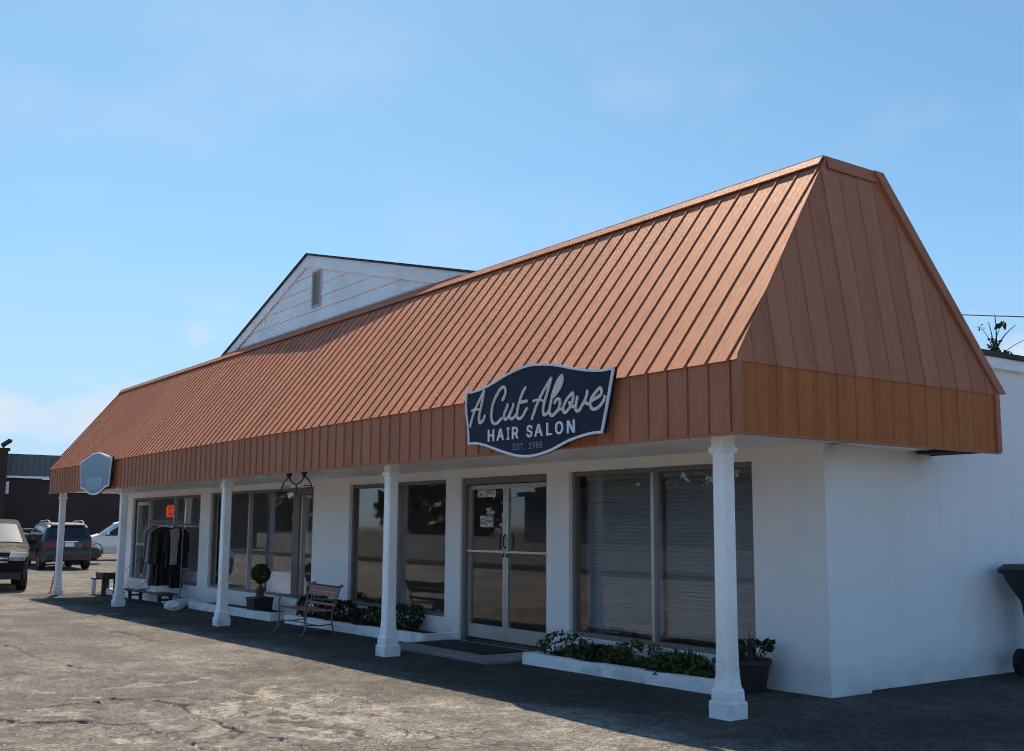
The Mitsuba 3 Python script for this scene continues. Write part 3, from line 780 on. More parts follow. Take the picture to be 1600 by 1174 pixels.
# ------------------------------------------------------------------ planters
def leaves(n, centre, rad, size, seed, droop=0.3, shell=0.5, lo=None, long=1.8):
    r = np.random.default_rng(seed)
    d = r.normal(size=(n, 3)); d /= np.linalg.norm(d, axis=1, keepdims=True)
    rr = (shell + (1 - shell) * r.random(n)) ** (1 / 2.0)
    lump = 0.72 + 0.5 * meshkit.fbm(d * 1.7 + seed, 3, seed)
    p = np.asarray(centre) + d * (rr * lump)[:, None] * np.asarray(rad)
    if lo is not None:
        p[:, 2] = np.maximum(p[:, 2], lo + 0.01 + 0.05 * r.random(n))
    ax = d + 0.8 * r.normal(size=(n, 3)) + np.array([0, 0, -droop]); ax /= np.linalg.norm(ax, axis=1, keepdims=True)
    bt = np.cross(ax, r.normal(size=(n, 3))); bt /= np.linalg.norm(bt, axis=1, keepdims=True)
    s = size * (0.6 + 0.8 * r.random(n))[:, None]
    v = np.stack([p - ax * s * long / 2, p + bt * s / 2, p + ax * s * long / 2, p - bt * s / 2], 1).reshape(-1, 3)
    i = np.arange(n)[:, None] * 4
    f = np.vstack([i + [0, 1, 2], i + [0, 2, 3]])
    return trimesh.Trimesh(v, f, process=False)


def stems(centre, z0, rad, n, seed, r0=0.006):
    r = np.random.default_rng(seed)
    ms = []
    for _ in range(n):
        e = np.asarray(centre) + np.asarray(rad) * (r.random(3) - 0.5) * np.array([1.3, 1.3, 0.6])
        s = np.array([centre[0] + 0.03 * r.normal(), centre[1] + 0.03 * r.normal(), z0])
        mid = (s + e) / 2 + 0.05 * r.normal(size=3)
        ms.append(tube(smooth_curve([s, mid, e], 6), np.linspace(r0, r0 * 0.4, 6), 5))
    return cat(ms)


def planter(x0, x1, y0, h, de, label_end=True):
    pl = thing('planter', de, 'planter', 'low planters under the shop windows')
    zl, zr = float(gz(x0)), float(gz(x1))

    def sloped(a, b, c, d, lo, hi):
        m = bx(a, b, c, d, 0, 1)
        v = m.vertices.copy()
        base = gz(v[:, 0])
        v[:, 2] = base + np.where(v[:, 2] > 0.5, hi, lo)
        m.vertices = v
        return m
    obj('kerb_wall', cat(sloped(x0, x1, y0, y0 + 0.10, -0.2, h), sloped(x0, x0 + 0.10, y0 + 0.10, YW - 0.002, -0.2, h), sloped(x1 - 0.10, x1, y0 + 0.10, YW - 0.002, -0.2, h)), TRIM, pl)
    obj('soil', sloped(x0 + 0.10, x1 - 0.10, y0 + 0.10, YW - 0.002, -0.2, h - 0.035), SOIL, pl)
    return pl


planter(-3.72, -0.93, 0.775, 0.115, 'white kerbed planter under the right window filled with green ground cover')
planter(-10.30, -6.08, 0.95, 0.125, 'white kerbed planter with dark bushes behind the red slatted bench')
planter(-14.55, -10.75, 0.90, 0.125, 'white kerbed planter under the boutique window beside the topiary')
planter(-20.6, -15.45, 1.02, 0.125, 'white kerbed planter under the left window below the hanging coats')


def shrub(name, x, y, rad, hz, mat_, n, size, seed, de, catg='shrub', group=None, long=1.8):
    g = float(gz(x)) + 0.08
    s = thing(name, de, catg, group)
    c = (x, y, g + hz * 0.48)
    obj('foliage', leaves(n, c, (rad, min(rad, 0.30), hz * 0.55), size, seed, lo=g, long=long), mat_, s)
    obj('stem', stems(c, g - 0.04, (rad, 0.25, hz * 0.5), 9, seed), BARK, s)
    return s


spots = [(-3.45, 0.36, LEAF_DARK, 'bushy dark green plant at the door end of the right planter'), (-3.05, 0.30, LEAF, 'green leafy plant second from the door in the right planter'), (-2.68, 0.22, LEAF_DARK, 'low dark plant left of the window mullion in the right planter'), (-2.30, 0.30, LEAF_OLIVE, 'yellow green plant below the mullion of the right window'), (-1.95, 0.20, LEAF, 'low green plant in the middle right of the right planter'), (-1.62, 0.25, LEAF, 'green plant just left of the corner column'), (-1.25, 0.28, LEAF_OLIVE, 'olive green plant behind the corner column')]
for i, (x, hz, m, de) in enumerate(spots):
    shrub('shrub', x, 1.12 + 0.06 * math.sin(i * 2.1), 0.30, hz * (0.72, 0.50, 0.66, 0.80, 0.45, 0.70, 0.58)[i], m, 260 + 110 * (i % 3), 0.030 + 0.008 * (i % 3), 40 + i, de, group='plants in the right planter', long=2.6 if i % 2 else 1.8)
for i, (x, hz, r_, de) in enumerate([(-9.75, 0.55, 0.36, 'dark leafy bush directly behind the bench back'), (-8.85, 0.48, 0.48, 'wide dark bush under the left pane of the middle window'), (-7.9, 0.40, 0.40, 'dark bush behind the second column'), (-7.05, 0.50, 0.36, 'dark rounded bush under the right pane of the middle window')]):
    shrub('bush', x, 1.20, r_ * 0.9, hz * 0.70, LEAF_DARK, 700, 0.036, 60 + i, de, 'bush', 'dark bushes in the middle planter')

# potted plant right of the corner column
pg = float(gz(-0.75))
pp = thing('flower_pot', 'large dark round flower pot on the ground behind the corner column', 'flower pot')
pc = (-0.90, 1.22, pg - 0.01)
obj('bowl', lathe([(0.0, 0.0), (0.135, 0.0), (0.15, 0.02), (0.18, 0.18), (0.194, 0.24), (0.205, 0.245), (0.205, 0.285), (0.19, 0.285), (0.18, 0.24), (0.0, 0.235)], 32, pc), POT, pp, smooth=35)
obj('soil', lathe([(0.0, 0.248), (0.1805, 0.2435)], 24, pc), SOIL, pp)
pt = thing('potted_plant', 'sparse dark leafed plant growing in the round flower pot', 'plant')
obj('foliage', cat(leaves(55, (pc[0], pc[1], pg + 0.36), (0.20, 0.18, 0.09), 0.050, 81, lo=pg + .24), leaves(14, (pc[0] + 0.20, pc[1] + 0.05, pg + 0.42), (0.05, 0.05, 0.04), 0.045, 82)), LEAF_DARK, pt)
obj('stem', cat(stems((pc[0], pc[1], pg + 0.40), pg + 0.26, (0.3, 0.25, 0.12), 9, 83, 0.005), tube(smooth_curve([(pc[0] + .02, pc[1], pg + .26), (pc[0] + .03, pc[1], pg + .40), (pc[0] + 0.0, pc[1], pg + .52)], 8), 0.004, 5)), BARK, pt)

# ------------------------------------------------------------------ slatted bench
def make_bench():
    b = thing('slatted_bench', 'red brown slatted bench with curved iron arms beside the second column', 'bench')
    ang = math.radians(-3)
    bc = np.array([-8.42, 0.42, float(gz(-8.45))])
    k_ = 0.82
    M = np.eye(4)
    M[:3, 0] = (math.cos(ang) * k_, math.sin(ang) * k_, 0); M[:3, 1] = (-math.sin(ang) * k_, math.cos(ang) * k_, 0); M[2, 2] = k_; M[:3, 3] = bc

    def put(m):
        m = m.copy(); m.apply_transform(M); return m
    w = 0.66
    for k, (y, zz, tilt) in enumerate([(-0.20, 0.415, 0), (-0.10, 0.40, 0), (0.0, 0.395, 0), (0.10, 0.395, 0), (0.20, 0.40, 0)]):
        obj('seat_slat', put(bx(-w, w, y - 0.040, y + 0.040, zz, zz + 0.022, 0.005)), WOOD, b)
    for k, (y, zz) in enumerate([(0.275, 0.50), (0.315, 0.66), (0.335, 0.745)]):
        m = place(bx(-w, w, -0.012, 0.012, -0.038, 0.038, 0.005), np.array([0, y, zz]), np.array([1.0, 0, 0]), np.array([0, .97, -.24]), np.array([0, .24, .97]))
        if k == 0:
            m = place(bx(-w, w, -0.010, 0.010, -0.022, 0.022, 0.005), np.array([0, y, zz]), np.array([1.0, 0, 0]), np.array([0, .97, -.24]), np.array([0, .24, .97]))
        obj('back_slat', put(m), WOOD, b)
    obj('top_rail', put(cat(bx(-w - 0.02, w + 0.02, 0.335, 0.375, 0.785, 0.812, 0.006))), DARKWOOD, b)
    for s in (-1, 1):
        x = s * (w - 0.05)
        fl = smooth_curve([(x, -0.36, 0.0), (x, -0.27, 0.06), (x, -0.235, 0.2), (x, -0.24, 0.40), (x, -0.25, 0.52), (x, -0.20, 0.60), (x, -0.05, 0.615), (x, 0.12, 0.60), (x, 0.28, 0.585)], 40)
        rl = smooth_curve([(x, 0.30, 0.0), (x, 0.24, 0.16), (x, 0.235, 0.38), (x, 0.275, 0.55), (x, 0.33, 0.73), (x, 0.39, 0.83), (x, 0.43, 0.81)], 34)
        obj('side_frame', put(tube(fl, 0.015, 8)), IRON, b, smooth=60)
        obj('leg', put(tube(rl, 0.015, 8)), IRON, b, smooth=60)
        obj('stretcher', put(tube([(x, -0.235, 0.19), (x, 0.0, 0.17), (x, 0.236, 0.19)], 0.010, 6)), BLACK, b)
    obj('cross_bar', put(tube([(-w + .05, 0.0, 0.17), (w - .05, 0.0, 0.17)], 0.009, 6)), BLACK, b)


make_bench()

# ------------------------------------------------------------------ topiary in a box
tg = float(gz(-11.7))
tp = thing('box_planter', 'square black planter box holding the ball topiary', 'planter box')
tc = np.array([-11.62, 1.08])
obj('box', square_lathe([(0.15, tg - 0.0), (0.172, tg + 0.30), (0.18, tg + 0.305), (0.18, tg + 0.335), (0.165, tg + 0.335), (0.16, tg + 0.29)], (tc[0], tc[1], 0), 0.03), PLASTIC_BLACK, tp)
obj('soil', square_lathe([(0.12, tg + 0.25), (0.158, tg + 0.292)], (tc[0], tc[1], 0), 0.03), SOIL, tp)
to = thing('ball_topiary', 'round olive ball topiary on a short urn beside the boutique window', 'topiary')
obj('trunk', cat(lathe([(0.0, 0.29), (0.13, 0.29), (0.10, 0.33), (0.06, 0.37), (0.075, 0.44), (0.05, 0.50), (0.02, 0.52), (0.018, 0.75), (0.0, 0.76)], 16, (tc[0], tc[1], tg))), BARK, to, smooth=40)


def ball(c, r, n, seed, size):
    return leaves(n, c, (r, r, r), size, seed, droop=0, shell=0.82)


obj('crown', ball((tc[0], tc[1], 0.625), 0.160, 2100, 91, 0.022), LEAF_OLIVE, to)

# ------------------------------------------------------------------ black wrought iron hook hanging under the canopy
hk = thing('iron_hook', 'black wrought iron double scroll hook under the canopy above the bench', 'hook')
hx0, hx1, hy = -8.23, -7.74, 0.02
hm = []
for x, s in ((hx0, -1), (hx1, 1)):
    xi = x
    mid = (hx0 + hx1) / 2
    hm.append(tube(smooth_curve([(xi, hy, 2.10), (xi + s * 0.12, hy, 2.05), (xi + s * 0.22, hy, 1.98), (xi + s * 0.27, hy, 1.86)], 16), 0.010, 6))
    hm.append(tube(smooth_curve([(xi, hy, 2.09), (xi - s * 0.08, hy, 2.03), (mid + s * 0.03, hy, 1.99), (mid, hy, 1.985)], 14), 0.011, 6))
    obj('knob', lathe([(0.0, 2.075), (0.018, 2.08), (0.032, 2.11), (0.045, 2.15), (0.045, ZC + 0.0), (0.0, ZC + 0.0)], 12, (xi, hy, 0)), BLACK, hk)
    hm.append(tube([(xi - s * 0.02, hy, 1.965), (xi + s * 0.235, hy, 1.96)], 0.007, 6))
hm.append(tube([((hx0 + hx1) / 2, hy, 2.0), ((hx0 + hx1) / 2, hy, 1.84)], 0.010, 6))
obj('scroll', cat(hm), BLACK, hk)

# ------------------------------------------------------------------ boutique display outside and behind the left window
rg = float(gz(-17))
rk = thing('clothes_rack', 'grey metal clothes rack of coats standing in front of the left window', 'clothes rack')
ry = 1.24
rx0, rx1 = -18.05, -16.05
obj('rail', tube([(rx0 - 0.05, ry, 1.43), (rx1 + 0.05, ry, 1.43)], 0.016, 8), BRONZE, rk)
obj('top_frame', cat(tube([(rx0, ry, 1.33), (rx1, ry, 1.33)], 0.010, 8), bx(rx0 - 0.03, rx0 + 0.25, ry - .02, ry + .02, 1.25, 1.30)), BRONZE, rk)
for x in (rx0, rx1):
    obj('post', tube([(x, ry, rg + 0.10), (x, ry, 1.43)], 0.014, 8), BRONZE, rk)
    obj('foot', bx(x - 0.02, x + 0.02, ry - 0.13, ry + 0.13, rg + 0.075, rg + 0.105), BRONZE, rk)


def garment(name, x, yc, ztop, length, wid, color_mat, de, seed, sleeves=True, thick=0.10, catg='coat'):
    k = thing(name, de, catg, 'clothes hanging on the rack')
    # outline in y, z
    hw = wid / 2
    prof = [(0.05, 0.0), (hw * 0.75, -0.05), (hw, -0.12)] + ([(hw * 1.10, -length * 0.62), (hw * 0.93, -length * 0.63), (hw * 0.80, -0.30)] if sleeves else []) + [(hw * 0.80, -length * 0.5), (hw * 1.0, -length)]
    poly = Polygon([(yc + a, ztop + b) for a, b in prof] + [(yc - a, ztop + b) for a, b in prof[::-1]])
    m = wallyz(poly.buffer(0.012).simplify(0.004), x - thick / 2, x + thick / 2)
    m = m.subdivide_to_size(0.06)
    vv = m.vertices.copy()
    t = np.clip((ztop - vv[:, 2]) / length, 0, 1)
    fold = 0.032 * np.sin(vv[:, 1] * 46 + seed + 1.5 * np.sin(vv[:, 2] * 3)) * t
    side = (vv[:, 0] - x) / (thick / 2)
    vv[:, 0] = x + side * (thick / 2) * (0.35 + 0.75 * np.sqrt(t)) + fold
    m.vertices = vv
    obj('cloth', m, color_mat, k, smooth=50)
    obj('hanger', cat(tube(smooth_curve([(x, yc, ztop - 0.01), (x, yc, 1.40), (x, yc + 0.02, 1.452), (x, yc - 0.015, 1.455)], 10), 0.004, 5)), BLACK, k)
    return k


CLOTH = [mat('cloth_plum', (0.022, 0.016, 0.022), 0.85, sheen=0.4), mat('cloth_black', (0.012, 0.012, 0.013), 0.85), mat('cloth_pale', (0.42, 0.38, 0.35), 0.85), mat('cloth_beige', (0.36, 0.33, 0.29), 0.85), mat('cloth_grey', (0.16, 0.16, 0.18), 0.85), mat('cloth_brown', (0.055, 0.036, 0.030), 0.85)]
garment('long_coat', -17.75, ry, 1.37, 1.05, 0.44, CLOTH[4], 'grey coat at the left end of the rack', 1)
garment('long_coat', -17.50, ry, 1.37, 1.15, 0.46, CLOTH[2], 'pale beige coat half hidden behind the long brown coat', 2)
garment('long_coat', -17.22, ry - 0.01, 1.37, 1.20, 0.50, CLOTH[5], 'long dark brown coat in the middle of the rack', 3)
garment('long_coat', -16.95, ry + 0.01, 1.36, 1.18, 0.48, CLOTH[0], 'long dark plum coat second from the front of the rack', 4)
jk = garment('short_jacket', -16.30, ry - 0.03, 1.37, 0.80, 0.44, CLOTH[1], 'black jacket over a pale blouse at the front end of the rack', 5, catg='jacket')
obj('blouse', wallyz(Polygon([(ry - 0.20, 1.33), (ry - 0.06, 1.37), (ry - 0.01, 1.30), (ry - 0.04, 1.0), (ry - 0.05, 0.63), (ry - 0.19, 0.62), (ry - 0.18, 1.0)]), -16.225, -16.20), CLOTH[3], jk)
garment('trousers', -16.36, ry, 0.58, 0.42, 0.24, CLOTH[1], 'black trousers hanging below the black jacket', 6, sleeves=False, catg='trousers')

# open sign
scene['mat_neon'] = {'type': 'twosided', 'bsdf': {'type': 'diffuse', 'reflectance': rgb(0.5, 0.06, 0.03)}}
ns = thing('lit_sign', 'small glowing orange red sign in the left shop window', 'sign')
EM = {'type': 'area', 'radiance': rgb(0.24, 0.026, 0.012)}
nx0, nx1, nz0, nz1 = -18.30, -17.74, 1.60, 1.845
ny = YW + 0.16
obj('backing', bx(nx0 - 0.03, nx1 + 0.03, ny + 0.02, ny + 0.035, nz0 - 0.03, nz1 + 0.03), mat('sign_red', (0.30, 0.03, 0.02), 0.5), ns)
fr = cat(wallxz(sbox(nx0, nz0, nx1, nz1).difference(sbox(nx0 + 0.06, nz0 + 0.03, nx1 - 0.06, nz1 - 0.03)), ny, ny + 0.015))
obj('lit_frame', fr, 'mat_neon', ns, emitter=EM)
obj('lit_letter', cat(bx(-18.15, -18.09, ny, ny + .012, 1.65, 1.80), bx(-17.95, -17.89, ny, ny + .012, 1.65, 1.80), bx(-18.09, -17.95, ny, ny + .012, 1.715, 1.74)), 'mat_neon', ns, emitter=EM)

# low bench with white cushions, folded chair, sack
lb = thing('low_bench', 'long low dark bench in front of the left planter', 'bench')
lg = float(gz(-16.2))
for yy in (0.62, 0.74, 0.86):
    obj('plank', bx(-17.6, -15.2, yy - 0.052, yy + 0.052, lg + 0.215, lg + 0.25, 0.006), DARKWOOD, lb)
for x in (-17.35, -15.45):
    obj('leg', cat(bx(x - 0.03, x + 0.03, 0.60, 0.66, lg, lg + 0.215), bx(x - 0.03, x + 0.03, 0.82, 0.88, lg, lg + 0.215), bx(x - 0.02, x + 0.02, 0.66, 0.82, lg + 0.10, lg + 0.14)), DARKWOOD, lb)
CUSH = mat('cushion_white', (0.62, 0.63, 0.64), 0.85)
for (x0, x1), de in (((-17.35, -16.75), 'flat white cushion at the left end of the low dark bench'), ((-16.2, -15.6), 'flat white cushion at the right end of the low dark bench')):
    m = bx(x0, x1, 0.60, 0.86, lg + 0.251, lg + 0.295, 0.018).subdivide().subdivide()
    k = obj('seat_cushion', m, CUSH, smooth=60)
    tag(k, de, 'cushion', 'white cushions on the low bench')
sk = trimesh.creation.icosphere(subdivisions=4, radius=1.0)
vv = sk.vertices.copy()
nn = meshkit.fbm(vv * 2.2 + 5, 4, 3)
vv = vv * (0.78 + 0.45 * nn)[:, None] * np.array([0.30, 0.15, 0.10])
sk.vertices = vv + np.array([-14.35, 0.55, float(gz(-14.35)) + 0.065])
tag(obj('white_sack', sk, CUSH, smooth=70), 'crumpled white sack on the ground left of the third column', 'sack')

# stool between the two left columns
st = thing('wooden_stool', 'dark topped stool with a pale leg between the two leftmost columns', 'stool')
sg = float(gz(-20.3))
obj('seat', bx(-20.35, -19.75, 0.72, 1.10, sg + 0.38, sg + 0.52, 0.01), DARKWOOD, st)
obj('leg', bx(-20.66, -20.56, 0.72, 0.80, sg, sg + 0.34, 0.006), TRIM, st, label='pale front leg')
obj('leg', bx(-20.66, -20.56, 1.0, 1.10, sg, sg + 0.34, 0.006), DARKWOOD, st)
obj('leg', bx(-19.9, -19.8, 0.74, 0.82, sg, sg + 0.38, 0.006), DARKWOOD, st)
obj('leg', bx(-19.9, -19.8, 1.0, 1.08, sg, sg + 0.38, 0.006), DARKWOOD, st)
obj('shelf', bx(-20.70, -20.30, 0.71, 1.11, sg + 0.341, sg + 0.379, 0.006), DARKWOOD, st)

# behind the boutique panes: white shelf units, curtains
shf = thing('display_shelf', 'white display shelf behind the boutique door pane', 'shelf')
obj('upright', cat(bx(-10.98, -10.94, 1.85, 2.20, 0.01, 1.9), bx(-10.36, -10.32, 1.85, 2.20, 0.01, 1.9)), TRIM, shf)
for zz in (0.45, 1.02, 1.42, 1.86):
    obj('shelf_board', bx(-10.94, -10.36, 1.85, 2.20, zz, zz + 0.03), TRIM, shf)
jar = lathe([(0.0, 0.0), (0.09, 0.0), (0.11, 0.05), (0.10, 0.16), (0.07, 0.20), (0.0, 0.20)], 18)
for x, zz, de in ((-10.55, 1.451, 'pale jar on the second shelf behind the boutique door pane'), (-10.72, 1.051, 'pale jar on the middle shelf behind the boutique door pane'), (-10.58, 0.481, 'pale jar on the lowest shelf behind the boutique door pane')):
    m = jar.copy(); m.apply_translation([x, 2.0, zz])
    tag(obj('jar', m, SIGNWHITE, smooth=40), de, 'jar')


def curtain(x0, x1, z0, z1, y, de, tie=None, matr=None):
    n, mz = 60, 24
    xs = np.linspace(0, 1, n); zs = np.linspace(0, 1, mz)
    U, Vv = np.meshgrid(xs, zs, indexing='ij')
    wv = np.ones_like(Vv)
    if tie is not None:
        wv = 1 - 0.72 * np.exp(-((Vv - tie) / 0.22) ** 2)
    X = x1 - (1 - U) * (x1 - x0) * wv
    Yv = y + 0.035 * np.sin(U * 40 + 2 * np.sin(Vv * 3))
    Z = z0 + Vv * (z1 - z0)
    v = np.stack([X, Yv, Z], -1).reshape(-1, 3)
    i = (np.arange(n - 1)[:, None] * mz + np.arange(mz - 1)[None]).ravel()
    f = np.vstack([np.c_[i, i + mz, i + mz + 1], np.c_[i, i + mz + 1, i + 1]])
    k = obj('curtain', (v, f), matr or CUSH, smooth=True)
    tag(k, de, 'curtain', 'curtains behind the shop windows')


curtain(-12.1, -11.45, 0.95, 2.0, YW + 0.42, 'white curtain tied back behind the boutique window', 0.25)
curtain(-16.9, -16.1, 0.15, 2.0, YW + 0.55, 'grey curtain behind the left shop window', None, CLOTH[4])
dt = thing('display_table', 'white display table behind the boutique window', 'table')
obj('top', bx(-13.1, -11.35, 1.75, 2.25, 0.56, 0.60), TRIM, dt)
obj('front_panel', bx(-13.05, -11.4, 1.80, 1.83, 0.05, 0.56), TRIM, dt)
dt = thing('display_table', 'low white display table behind the left shop window', 'table')
obj('top', bx(-19.0, -15.9, 1.72, 2.3, 0.42, 0.46), TRIM, dt)
obj('front_panel', bx(-18.95, -15.95, 1.76, 1.79, 0.02, 0.42), TRIM, dt)

# ------------------------------------------------------------------ wheeled bin at the right edge
bn_ = thing('wheeled_bin', 'black wheeled rubbish bin beside the white end wall', 'rubbish bin')
bz = 0.0
bc0 = np.array([0.15, 4.43])


def frust(hx, hy, z0, hx2, hy2, z1, c, c2=None):
    c2 = c if c2 is None else c2
    pts = []
    for (a, b, zz, cc) in ((hx, hy, z0, c), (hx2, hy2, z1, c2)):
        for s in (-1, 1):
            for t in (-1, 1):
                for k in np.linspace(0, math.pi / 2, 4):
                    r_ = 0.05
                    pts.append((cc[0] + s * (a - r_ + r_ * math.cos(k)), cc[1] + t * (b - r_ + r_ * math.sin(k)), zz))
    return trimesh.convex.convex_hull(np.array(pts))


obj('body', frust(0.17, 0.17, 0.12, 0.22, 0.23, 0.72, bc0 + [0, 0.06]), PLASTIC_BLACK, bn_, smooth=30)
obj('collar', cat(frust(0.22, 0.24, 0.721, 0.28, 0.34, 0.93, bc0 + [0, 0.06], bc0), frust(0.28, 0.34, 0.931, 0.285, 0.36, 0.99, bc0), frust(0.30, 0.40, 0.991, 0.31, 0.43, 1.03, bc0)), PLASTIC_BLACK, bn_, smooth=30)
obj('lid', frust(0.31, 0.43, 1.034, 0.27, 0.36, 1.085, bc0), PLASTIC_BLACK, bn_, smooth=30)
for s in (-1, 1):
    wh = trimesh.creation.cylinder(radius=0.13, height=0.06, sections=24)
    wh.apply_transform(trimesh.transformations.rotation_matrix(math.pi / 2, [0, 1, 0]))
    wh.apply_translation([bc0[0] + s * 0.2, bc0[1] - 0.20, 0.13])
    obj('wheel', wh, TYRE, bn_, smooth=40)

# ------------------------------------------------------------------ orange cone behind the left column
cn = thing('traffic_cone', 'orange traffic cone behind the leftmost column', 'traffic cone')
cz = float(gz(-22))
obj('cone', lathe([(0.0, 0.0), (0.165, 0.0), (0.165, 0.03), (0.13, 0.035), (0.035, 0.56), (0.0, 0.56)], 24, (-21.62, 0.16, cz)), ORANGE, cn, smooth=40)

# ------------------------------------------------------------------ cars
def car_profile(kind):
    if kind == 'suv':
        side = [(-2.24, 0.34), (-2.32, 0.50), (-2.33, 0.66), (-2.27, 0.82), (-2.25, 1.04), (-2.16, 1.12), (-1.93, 1.58), (-1.78, 1.67), (-1.2, 1.73), (-0.2, 1.75), (0.30, 1.71), (0.52, 1.66), (1.22, 1.16), (1.40, 1.10), (1.95, 1.03), (2.18, 0.94), (2.29, 0.80), (2.33, 0.62), (2.31, 0.42), (2.18, 0.28), (-2.12, 0.28)]
        return dict(side=side, belt=1.08, roof=1.75, ws=[(0.58, 1.62), (1.20, 1.175)], rw=[(-2.13, 1.18), (-1.95, 1.55)], win=[[(-1.80, 1.14), (-1.66, 1.58), (-1.05, 1.62), (-1.02, 1.12)], [(-0.95, 1.12), (-0.98, 1.63), (-0.10, 1.64), (-0.02, 1.12)], [(0.06, 1.12), (-0.02, 1.64), (0.30, 1.61), (0.95, 1.16), (0.92, 1.12)]], wb=1.42, wr=0.37, L=2.33)
    side = [(-2.20, 0.36), (-2.26, 0.50), (-2.25, 0.72), (-2.18, 0.98), (-1.75, 1.04), (-1.20, 1.34), (-0.75, 1.44), (0.0, 1.45), (0.35, 1.40), (1.10, 1.00), (1.7, 0.92), (2.1, 0.80), (2.25, 0.62), (2.25, 0.42), (2.12, 0.24), (-2.08, 0.24)]
    return dict(side=side, belt=0.95, roof=1.45, ws=[(0.42, 1.37), (1.06, 1.03)], rw=[(-1.70, 1.075), (-1.22, 1.325)], win=[[(-1.30, 1.02), (-1.0, 1.33), (-0.36, 1.37), (-0.33, 0.99)], [(-0.27, 0.99), (-0.30, 1.38), (0.20, 1.36), (0.86, 1.0)]], wb=1.36, wr=0.32, L=2.26)


